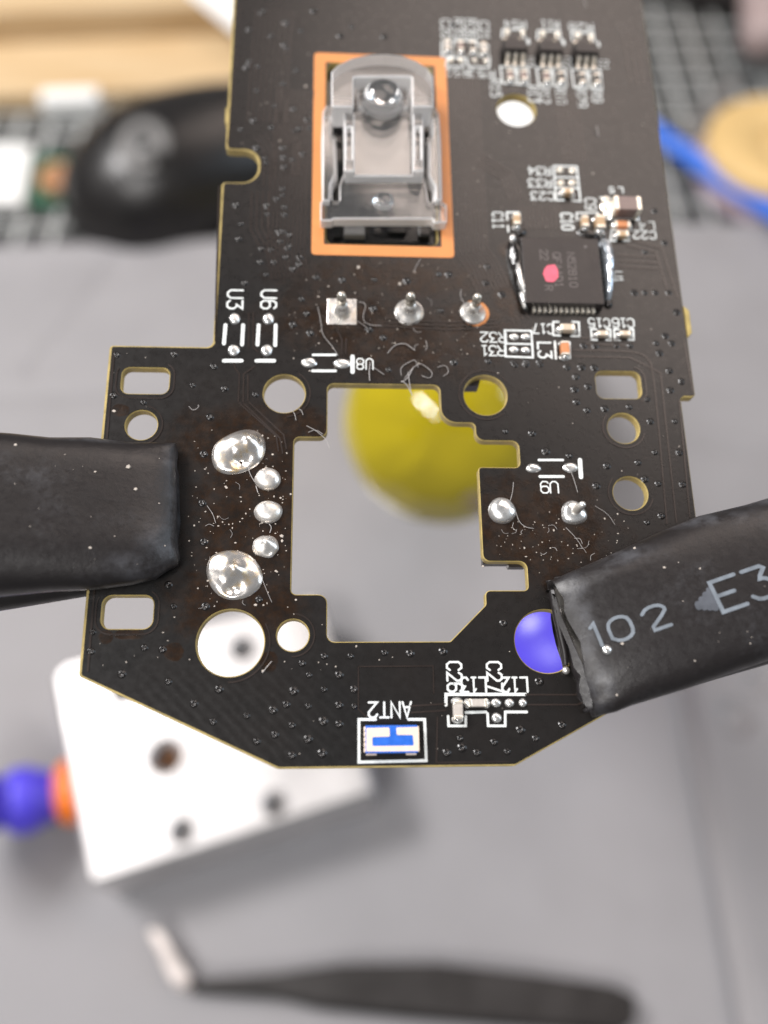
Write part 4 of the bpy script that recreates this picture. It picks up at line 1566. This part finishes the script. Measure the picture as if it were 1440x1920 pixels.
lens_piece('frame_plate', [(142, 1560), (142, 1400), (158, 1380), (150, 900), (165, 600), (200, 545), (1150, 560), (1185, 620), (1205, 900), (1215, 1390), (1255, 1420), (1255, 1575), (1140, 1580), (1130, 1545), (255, 1545), (245, 1560)],
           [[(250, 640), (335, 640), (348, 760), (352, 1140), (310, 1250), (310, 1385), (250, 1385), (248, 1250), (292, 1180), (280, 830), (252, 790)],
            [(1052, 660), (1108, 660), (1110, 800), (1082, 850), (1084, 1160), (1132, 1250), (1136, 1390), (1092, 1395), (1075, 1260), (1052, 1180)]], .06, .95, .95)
# eased rails on both sides
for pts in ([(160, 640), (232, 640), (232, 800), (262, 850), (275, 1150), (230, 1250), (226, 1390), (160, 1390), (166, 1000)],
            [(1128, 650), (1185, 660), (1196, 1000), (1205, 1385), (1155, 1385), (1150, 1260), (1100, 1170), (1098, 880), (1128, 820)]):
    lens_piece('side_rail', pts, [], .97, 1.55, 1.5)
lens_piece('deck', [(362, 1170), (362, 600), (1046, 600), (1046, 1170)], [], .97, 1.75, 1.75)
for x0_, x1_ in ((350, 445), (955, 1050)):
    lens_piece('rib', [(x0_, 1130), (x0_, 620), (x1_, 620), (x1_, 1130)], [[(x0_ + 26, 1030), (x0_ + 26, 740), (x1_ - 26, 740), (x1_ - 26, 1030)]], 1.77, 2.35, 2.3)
# the hood: a curved wall behind the lens ball
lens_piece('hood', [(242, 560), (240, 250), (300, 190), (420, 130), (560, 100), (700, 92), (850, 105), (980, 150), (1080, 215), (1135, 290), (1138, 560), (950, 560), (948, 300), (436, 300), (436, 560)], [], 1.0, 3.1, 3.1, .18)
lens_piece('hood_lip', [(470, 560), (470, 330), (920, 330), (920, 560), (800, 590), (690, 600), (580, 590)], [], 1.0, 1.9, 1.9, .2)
c = lp_(695, 470, 2.6)
m = MB()
m.lathe([(1.65, 1.95), (1.63, 2.25), (1.52, 2.65), (1.28, 3.02), (.9, 3.3), (.45, 3.45), (.01, 3.49)], (c[0], c[1], 0), (0, 0, 1), 40)
m.build('lens_ball', M_CLEAR, lens)
c = lp_(698, 1395, 1.0)
m = MB()
m.lathe([(.82, .975), (.78, 1.12), (.6, 1.28), (.3, 1.37), (.01, 1.4)], (c[0], c[1], 0), (0, 0, 1), 32)
m.build('lens_button', M_CLEAR, lens)
for x in (455, 485, 915, 945):
    a, d = lp_(x, 1250, 1.0), lp_(x, 1500, 1.0)
    m = MB()
    m.ribbon([a, d], .07, .955, 1.02)
    m.build('moulded_line', M_CLEAR, lens)
# ------------------------------------------------------------------ the two clips in heat shrink
def flat_tube(path, half_w, half_t, sides, seg=44, seed=0, wob=.05, mouth=0.0):
    """flattened sleeve along a path of points (board frame, mm); returns the mesh and a function for points on its upper face"""
    P = [Vector(p) for p in path]
    n = len(P)
    frames = []
    for i, p in enumerate(P):
        t = (P[min(i + 1, n - 1)] - P[max(i - 1, 0)]).normalized()
        z_ = Vector((0, 0, 1)).cross(t)
        s_ = sides[i] if sides[i].dot(z_) > 0 else -sides[i]
        u = t.cross(s_).normalized()
        frames.append((p, t, s_, u))

    def ring(i, dw=0.0, dt=0.0, skew=0.0):
        p, t, s_, u = frames[i]
        r = []
        for q in range(seg):
            k = 2 * math.pi * q / seg
            cx, sy = math.cos(k), math.sin(k)
            ex = 2 / 3.4
            x = math.copysign(abs(cx) ** ex, cx) * (half_w[i] - dw)
            y = math.copysign(abs(sy) ** (2 / 2.4), sy) * (half_t[i] - dt)
            v = p + s_ * x + u * y
            nz = noise.noise(Vector((v.x * .45, v.y * .45, seed + v.z * .3)))
            v += u * nz * wob * 2.2 + s_ * noise.noise(Vector((v.x * .4 + 9, v.y * .4, seed))) * wob * 3
            if i < 5:
                v += u * noise.noise(Vector((v.x * 1.1, v.y * 1.5, seed + 4))) * .16 + t * noise.noise(Vector((v.y * .7, seed, v.z))) * (.22 if i < 2 else 0)
            if mouth and i < 2:
                v -= t * mouth * (1 - sy) * (.5 if i == 0 else .2)
            r.append(v)
        return r
    return frames, ring


def sleeve(name, parent, path, hw, ht, sd, seed, wob=.06, wall=.34, cap_start=False, skew=0.0, mat_=None, ragged=0.0, mouth=0.0):
    frames, ring = flat_tube(path, hw, ht, sd, seed=seed, wob=wob, mouth=mouth)
    seg = 44
    m = MB()
    n = len(path)
    rings = [ring(i, skew=skew if i < 2 else skew * max(0, 1 - (i - 1) * .25)) for i in range(n)]
    if ragged:
        for q in range(seg):
            rings[0][q] += frames[0][1] * ragged * noise.noise(Vector((q * .5, seed, 1.0)))
    vs = [p for r in rings for p in r]
    fs = [(r * seg + (i + 1) % seg, r * seg + i, (r + 1) * seg + i, (r + 1) * seg + (i + 1) % seg) for r in range(n - 1) for i in range(seg)]
    if cap_start:
        fs.append(tuple(range(seg)))
    m.add(vs, fs, 0, True)
    if not cap_start:                          # open mouth: turn the wall inwards
        r0 = rings[0]
        ri = [ring(i, wall, min(wall, ht[i] * .6), skew if i < 2 else 0) for i in range(min(n, 6))]
        if ragged:
            for q in range(seg):
                ri[0][q] += frames[0][1] * ragged * noise.noise(Vector((q * .5, seed, 1.0)))
        vs = list(r0) + [p for r in ri for p in r]
        fs = []
        for j in range(len(ri)):
            for i in range(seg):
                k = (i + 1) % seg
                fs.append((j * seg + i, j * seg + k, (j + 1) * seg + k, (j + 1) * seg + i))
        m.add(vs, fs, 0, True)
    m.build(name, mat_ or M_SHRINK, parent)
    return frames


def P3(px, py, w):
    q = B(px, py, w)
    return Vector((q.x, q.y, w))


# ---- plain clip on the left edge
lc_ = thing('alligator_clip', 'black heat shrink covered clip without print, gripping the board beside its two large solder joints', 'clip', matrix=BOARD, group='clips holding the board')


def row(a_top, a_bot, w):
    """centre and half width of a sleeve from the two px points of its upper face"""
    a, d = P3(*a_top, w), P3(*a_bot, w)
    return (a + d) / 2, (a - d).length / 2, (a - d).normalized()


secs = [((331, 830), (333, 1050), .95, .32), ((326, 826), (328, 1056), 1.15, .55), ((312, 824), (312, 1060), 1.5, .85), ((280, 820), (285, 1076), 1.95, 1.1), ((240, 816), (240, 1088), 2.35, 1.3), ((160, 808), (160, 1094), 2.9, 1.55),
        ((80, 801), (80, 1098), 3.4, 1.8), ((0, 794), (0, 1101), 3.9, 2.0), ((-120, 784), (-120, 1108), 4.7, 2.2), ((-420, 760), (-420, 1120), 6.5, 2.3)]
pts, hw, ht, sd = [], [], [], []
for a, d, w, t_ in secs:
    c, h, s1 = row(a, d, w)
    pts.append(c - Vector((0, 0, t_))); hw.append(h); ht.append(t_); sd.append(s1)
sleeve('upper_sleeve', lc_, pts, hw, ht, sd, 3, .07, cap_start=True)
secs = [((300, 850), (300, 1040), -.95, .4), ((270, 846), (270, 1060), -.98, .7), ((200, 840), (200, 1094), -1.05, 1.0), ((150, 838), (150, 1110), -1.1, 1.3), ((0, 830), (0, 1134), -1.3, 1.6), ((-120, 830), (-120, 1150), -1.6, 1.8), ((-420, 825), (-420, 1180), -2.2, 1.9)]
pts, hw, ht, sd = [], [], [], []
for a, d, w, t_ in secs:
    c, h, s1 = row(a, d, w)
    pts.append(c - Vector((0, 0, t_))); hw.append(h); ht.append(t_); sd.append(s1)
sleeve('lower_sleeve', lc_, pts, hw, ht, sd, 5, .06, cap_start=True)
b = MB()
b.tube([P3(-150, 950, .2), P3(-420, 945, 1.0), P3(-700, 940, 2.0)], 3.2, 16)
b.build('spring_body', M_JAW, lc_)

# ---- printed clip on the right
rc = thing('alligator_clip', 'black heat shrink covered clip with pale printed numbers, its open sleeve end biting the board', 'clip', matrix=BOARD, group='clips holding the board')
secs = [((1052, 1076), (1136, 1338), 2.1, 1.0), ((1062, 1071), (1146, 1336), 2.3, 1.08), ((1085, 1060), (1166, 1332), 2.55, 1.2), ((1120, 1044), (1198, 1320), 2.85, 1.35), ((1170, 1022), (1240, 1306), 3.2, 1.55),
        ((1240, 990), (1310, 1286), 3.6, 1.75), ((1330, 955), (1396, 1258), 4.1, 1.95), ((1420, 932), (1480, 1226), 4.6, 2.05), ((1560, 890), (1620, 1180), 5.3, 2.15), ((1860, 800), (1930, 1090), 7.0, 2.2)]
pts, hw, ht, sd = [], [], [], []
for a, d, w, t_ in secs:
    c, h, s1 = row(a, d, w)
    pts.append(c - Vector((0, 0, t_))); hw.append(h); ht.append(t_); sd.append(s1)
up_frames = sleeve('upper_sleeve', rc, pts, hw, ht, sd, 8, .05, ragged=.25, mouth=1.0)
up_hw, up_ht = hw, ht
# second layer of sleeve and the steel jaw inside the mouth
pts2 = [pts[0] + up_frames[0][1] * -.55 + Vector((0, 0, -.35)), pts[1] + Vector((0, 0, -.35)), pts[2] + Vector((0, 0, -.35)), pts[4] + Vector((0, 0, -.3))]
sleeve('inner_sleeve', rc, pts2, [h * .90 for h in (hw[0], hw[1], hw[2], hw[4])], [.42, .46, .5, .7], [sd[0], sd[1], sd[2], sd[4]], 11, .05, wall=.18, ragged=.5)
jaw = MB()
a0 = P3(1038, 1098, 1.15)
a1 = P3(1052, 1150, 1.2)
a2 = P3(1082, 1222, 1.2)
a3 = P3(1118, 1310, 1.2)
inw = up_frames[0][1].copy()
inw.z = 0
inw.normalize()
top = [a0, a1, a2, a3]
vs = []
for p in top:
    vs += [p + Vector((0, 0, .12)), p + inw * 2.2 + Vector((0, 0, .2)), p + Vector((0, 0, -.22)), p + inw * 2.2 + Vector((0, 0, -.1))]
fs = []
for i in range(3):
    a, d = i * 4, (i + 1) * 4
    fs += [(a, a + 1, d + 1, d), (a + 3, a + 2, d + 2, d + 3), (a + 2, a, d, d + 2)]
jaw.add(vs, fs)
jaw.build('jaw', M_JAW, rc)
# lower jaw, seen through the round hole
secs = [((1034, 1100), (1064, 1262), -.95, .35), ((1050, 1094), (1084, 1280), -.97, .6), ((1085, 1080), (1130, 1310), -1.05, .9), ((1200, 1040), (1250, 1300), -1.3, 1.3), ((1420, 960), (1480, 1235), -1.8, 1.6), ((1860, 850), (1930, 1110), -2.6, 1.8)]
pts, hw, ht, sd = [], [], [], []
for a, d, w, t_ in secs:
    c, h, s1 = row(a, d, w)
    pts.append(c - Vector((0, 0, t_))); hw.append(h); ht.append(t_); sd.append(s1)
sleeve('lower_sleeve', rc, pts, hw, ht, sd, 14, .05, cap_start=True)
# the front flap of sleeve that lies on the board before the mouth
b = MB()
fl = [P3(1030, 1082, .10), P3(1044, 1078, .9), P3(1050, 1140, .6), P3(1062, 1200, .5), P3(1066, 1250, .2), P3(1058, 1258, .08), P3(1050, 1215, .1), P3(1040, 1150, .12), P3(1028, 1100, .1)]
lip = chaikin([P3(1034, 1088, .5), P3(1040, 1130, .34), P3(1052, 1190, .3), P3(1060, 1225, .25), P3(1061, 1248, .2)], 2)
b.tube(lip, [.38 - .24 * i / len(lip) for i in range(len(lip))], 12, squash=.8)
b.tube(chaikin([P3(1046, 1082, .9), P3(1060, 1150, .7), P3(1085, 1230, .6), P3(1112, 1290, .6), P3(1130, 1334, .7)], 2), .26, 12, squash=1.3)
b.build('sleeve_lip', M_SHRINK, rc)
b = MB()
c = P3(1061, 1257, .2)
b.lathe([(.02, -.2), (.2, -.13), (.26, 0), (.2, .14), (.02, .2)], c, (0, 0, 1), 16)
b.build('metal_bead', M_SOLDER, rc)
b = MB()
b.tube([P3(1600, 1040, 2.6), P3(1860, 970, 3.6), P3(2100, 900, 5)], 3.2, 16)
b.build('spring_body', M_JAW, rc)

# print on the upper face: follow the sleeve's skin
from mathutils.bvhtree import BVHTree
usl = [o_ for o_ in rc.children if o_.name.startswith('upper_sleeve')][0]
_bv = BVHTree.FromPolygons([v.co / MM for v in usl.data.vertices], [list(p.vertices) for p in usl.data.polygons])
PRT_A, PRT_B = P3(1109, 1192, 2.6), P3(1422, 1098, 4.5)


def on_sleeve(x, y, lift):
    h = _bv.ray_cast(Vector((x, y, 40)), Vector((0, 0, -1)))
    if h[0] is None:
        return None
    return (h[0].x, h[0].y, h[0].z + lift)


def draped_ribbon(m, poly, w, lift=.05, thick=.06):
    P = []
    for a, d in zip(poly, poly[1:]):
        a, d = Vector(a), Vector(d)
        k = max(1, int((d - a).length / .14))
        P += [a.lerp(d, i / k) for i in range(k)]
    P.append(Vector(poly[-1]))
    t = MB()
    t.ribbon([(p.x, p.y) for p in P], w, 0, 1)
    vs = []
    for x, y, z in t.v:
        q = on_sleeve(x, y, lift if z > .5 else lift - thick)
        vs.append(q if q else (x, y, 0))
    m.add(vs, t.f)


axis_px = [((1120, 1190), '1', .9), ((1164, 1178), '0', 1.35), ((1229, 1158), '2', 1.4), ((1366, 1112), 'E', 1.55), ((1426, 1092), '3', 1.5), ((1490, 1070), '0', 1.5)]
d0 = (B(1371, 1103, 4.0) - B(1165, 1174, 3.0))
ang = math.atan2(d0.y, d0.x)
for k, ((px, py), ch, wd) in enumerate(axis_px):
    frac = (px - 1109) / 320
    wz = 2.6 + 2.0 * frac
    c = B(px, py, wz)
    m = MB()
    hgt = 1.42 if px < 1300 else 1.95
    kx = wd / 4
    for j, st in enumerate(GLYPH[ch]):
        pl = []
        for x, y in (st if ch != '1' else [(1.0, 5.2), (2.2, 6), (2.2, 0)] if j == 0 else []):
            lx, ly = (x - 2) * kx, (y - 3) * hgt / 6
            pl.append((c.x + lx * math.cos(ang) - ly * math.sin(ang), c.y + lx * math.sin(ang) + ly * math.cos(ang)))
        if len(pl) > 1:
            draped_ribbon(m, [tuple(q) for q in chaikin(pl, 1)] if ch in '023' else pl, .21 if px < 1300 else .24, .055 + .004 * j)
    if m.v:
        m.build('printed_letter', M_PRINT, rc)
# the printed arrowhead between the numbers
m = MB()
tri = [B(x, y, 3.7) for x, y in ((1304, 1138), (1330, 1104), (1342, 1142))]
ws = MB()
cen = (tri[0] + tri[1] + tri[2]) / 3
for k, (t0_, t1_) in enumerate(((0.0, .25), (.25, .5), (.5, .75), (.75, 1.0))):
    a = tri[0].lerp(tri[1], (t0_ + t1_) / 2)
    d = tri[0].lerp(tri[2], (t0_ + t1_) / 2)
    if (d - a).length > .05:
        draped_ribbon(m, [(a.x, a.y), (d.x, d.y)], .42, .028 + .003 * (k % 2))
m.build('printed_arrow', M_PRINT_DIM, rc)
b = MB()
c = B(1141, 1217, 2.9)
q = on_sleeve(c.x, c.y, 0)
if q:
    b.lathe([(.34, -.05), (.28, .06), (.12, .12), (.01, .13)], q, (0, 0, 1), 10)
    b.build('solder_splash', M_SOLDER_BRIGHT, rc)
# ------------------------------------------------------------------ dust and lint on the board
rd = random.Random(11)


b = MB()


def speck(px, py, r, w=Z0):
    c = B(px, py)
    h = r * rd.uniform(.5, .9)
    n_ = 5
    vs = []
    a0 = rd.uniform(0, 6)
    sx_, sy_ = rd.uniform(.6, 1.5), rd.uniform(.6, 1.3)
    for j, (k, z) in enumerate(((1, -.01), (.8, h * .7))):
        for i in range(n_):
            q = a0 + 2 * math.pi * i / n_
            rr = r * k * rd.uniform(.7, 1.2)
            vs.append((c.x + math.cos(q) * rr * sx_, c.y + math.sin(q) * rr * sy_, w + z))
    fs = [(i, (i + 1) % n_, n_ + (i + 1) % n_, n_ + i) for i in range(n_)] + [tuple(n_ + i for i in range(n_))]
    b.add(vs, fs)


zones = [((350, 540), (800, 1140), 190, .05), ((540, 900), (490, 700), 150, .042), ((930, 1180), (960, 1080), 120, .038), ((160, 340), (660, 780), 16, .04), ((160, 640), (1120, 1260), 50, .045),
         ((560, 1130), (1210, 1420), 26, .04), ((420, 600), (20, 480), 26, .045), ((850, 1240), (170, 480), 26, .05), ((880, 1280), (600, 960), 34, .04), ((480, 540), (860, 1100), 60, .055)]
for (xa, xb), (ya, yb), n_, r in zones:
    for _ in range(int(n_ * .75)):
        px, py = rd.uniform(xa, xb), rd.uniform(ya, yb)
        if on_board(px, py):
            speck(px, py, r * rd.uniform(.45, 1.5) * (1.6 if rd.random() < .08 else 1))
for px, py, r in ((672, 502, .13), (750, 533, .15), (777, 510, .10), (1008, 1275, .05), (214, 771, .12), (545, 927, .10), (555, 1125, .11), (668, 1212, .11), (597, 557, .08), (905, 1062, .08)):
    speck(px, py, r)
tag(b.build('dust', M_DUST, None, (0, 0, 0), matrix=BOARD), 'pale dust specks scattered over the black circuit board', kind='stuff')

b = MB()


def lint(pts, r=.022, lift=.07):
    p = [B(x, y) for x, y in pts]
    q = chaikin([(v.x, v.y, Z0 + lift + rd.uniform(-.02, .12)) for v in p], 2)
    b.tube(q, r * .62, 5)


lint([(596, 578), (602, 605), (604, 630), (622, 650), (634, 668)], .03)
lint([(672, 568), (688, 572), (678, 600), (692, 612), (715, 612)], .035)
lint([(660, 600), (680, 610), (692, 620)], .03)
lint([(726, 664), (740, 648), (758, 645), (768, 652), (778, 660)], .04)
lint([(752, 706), (750, 690), (768, 680), (778, 676), (784, 690)], .035)
lint([(758, 712), (770, 695), (786, 682), (800, 690), (812, 700), (806, 712), (790, 706)], .035)
lint([(752, 716), (762, 722), (770, 738)], .04)
lint([(765, 700), (768, 726), (772, 742)], .045)
lint([(775, 690), (764, 712), (752, 718)], .05)
lint([(820, 690), (836, 686), (842, 700), (830, 708)], .03)
lint([(694, 680), (692, 700), (693, 716)], .05)
lint([(700, 690), (712, 698), (720, 704)], .03)
lint([(864, 545), (862, 560), (872, 574)], .03)
lint([(798, 640), (801, 652), (797, 660)], .03)
lint([(788, 488), (780, 500), (776, 510)], .03)
lint([(575, 800), (590, 808), (600, 816), (612, 826), (618, 842)], .032)
lint([(578, 812), (592, 806), (606, 816)], .03)
lint([(545, 770), (553, 776), (555, 790)], .035)
lint([(560, 768), (566, 772), (568, 780)], .035)
lint([(355, 764), (362, 772), (374, 766), (372, 760)], .03)
lint([(478, 905), (470, 892), (466, 880), (472, 872)], .04)
lint([(484, 925), (480, 912)], .05)
lint([(506, 1000), (510, 990), (505, 984)], .045)
lint([(389, 950), (400, 965), (405, 982)], .03)
lint([(962, 905), (960, 925), (956, 940)], .03)
lint([(966, 960), (972, 980), (985, 990), (1000, 992)], .03)
lint([(1070, 885), (1076, 905), (1082, 925)], .03)
lint([(1115, 950), (1140, 965), (1152, 985)], .02)
lint([(1060, 990), (1080, 1010), (1092, 1030)], .025)
lint([(510, 1240), (500, 1252), (492, 1262)], .045)
lint([(478, 1050), (500, 1108), (510, 1130)], .025)
lint([(1095, 20), (1098, 10), (1092, 2)], .03)
lint([(1117, 240), (1119, 252), (1122, 258)], .04)
for _ in range(30):
    px, py = rd.choice(((rd.uniform(370, 540), rd.uniform(1040, 1150)), (rd.uniform(930, 1120), rd.uniform(980, 1075)), (rd.uniform(560, 860), rd.uniform(560, 715)), (rd.uniform(350, 460), rd.uniform(760, 1000))))
    a = rd.uniform(0, 6.3)
    ln = rd.uniform(4, 13)
    q = [(px, py), (px + ln * math.cos(a), py + ln * math.sin(a)), (px + ln * 1.7 * math.cos(a + .6), py + ln * 1.7 * math.sin(a + .6))]
    if all(on_board(*z) for z in q):
        lint(q, rd.uniform(.012, .026), .05)
tag(b.build('lint', M_LINT, None, (0, 0, 0), matrix=BOARD), 'fine white lint fibres lying on the black circuit board', kind='stuff')

# crumbs on the clip sleeves
b = MB()
for clip_ in (lc_, rc):
    sl = [o_ for o_ in clip_.children if o_.name.startswith('upper_sleeve')][0]
    bv = BVHTree.FromPolygons([v.co / MM for v in sl.data.vertices], [list(p.vertices) for p in sl.data.polygons])
    spots = [(33, 838, .16), (175, 880, .12), (235, 866, .22), (248, 907, .17), (166, 1024, .14), (60, 990, .06), (120, 850, .06), (290, 930, .07), (210, 1000, .06), (300, 1010, .07)] if clip_ is lc_ else \
        [(1242, 1066, .14), (1304, 1071, .12), (1170, 1205, .13), (1196, 1023, .15), (1166, 1300, .12), (1220, 1180, .06), (1300, 1240, .09), (1428, 1182, .12), (1275, 1130, .06), (1396, 1210, .07), (1340, 1190, .05)]
    for _ in range(9):
        spots.append((rd.uniform(10, 320), rd.uniform(820, 1080), rd.uniform(.025, .05)) if clip_ is lc_ else (rd.uniform(1150, 1430), rd.uniform(1040, 1260), rd.uniform(.025, .06)))
    for px, py, r in spots:
        r *= .62
        c = B(px, py, 3.2)
        h = bv.ray_cast(Vector((c.x, c.y, 40)), Vector((0, 0, -1)))
        if h[0]:
            q = [h[0] + Vector((r * math.cos(a) * rd.uniform(.7, 1.5), r * math.sin(a) * rd.uniform(.7, 1.2), z)) for z in (-.02, r * .6) for a in (0, 1.26, 2.5, 3.77, 5.03)]
            b.add(q, [(i, (i + 1) % 5, 5 + (i + 1) % 5, 5 + i) for i in range(5)] + [(5, 6, 7, 8, 9)])
tag(b.build('crumbs', M_DUST, None, (0, 0, 0), matrix=BOARD), 'tiny pale crumbs on the black heat shrink of both clips', kind='stuff')
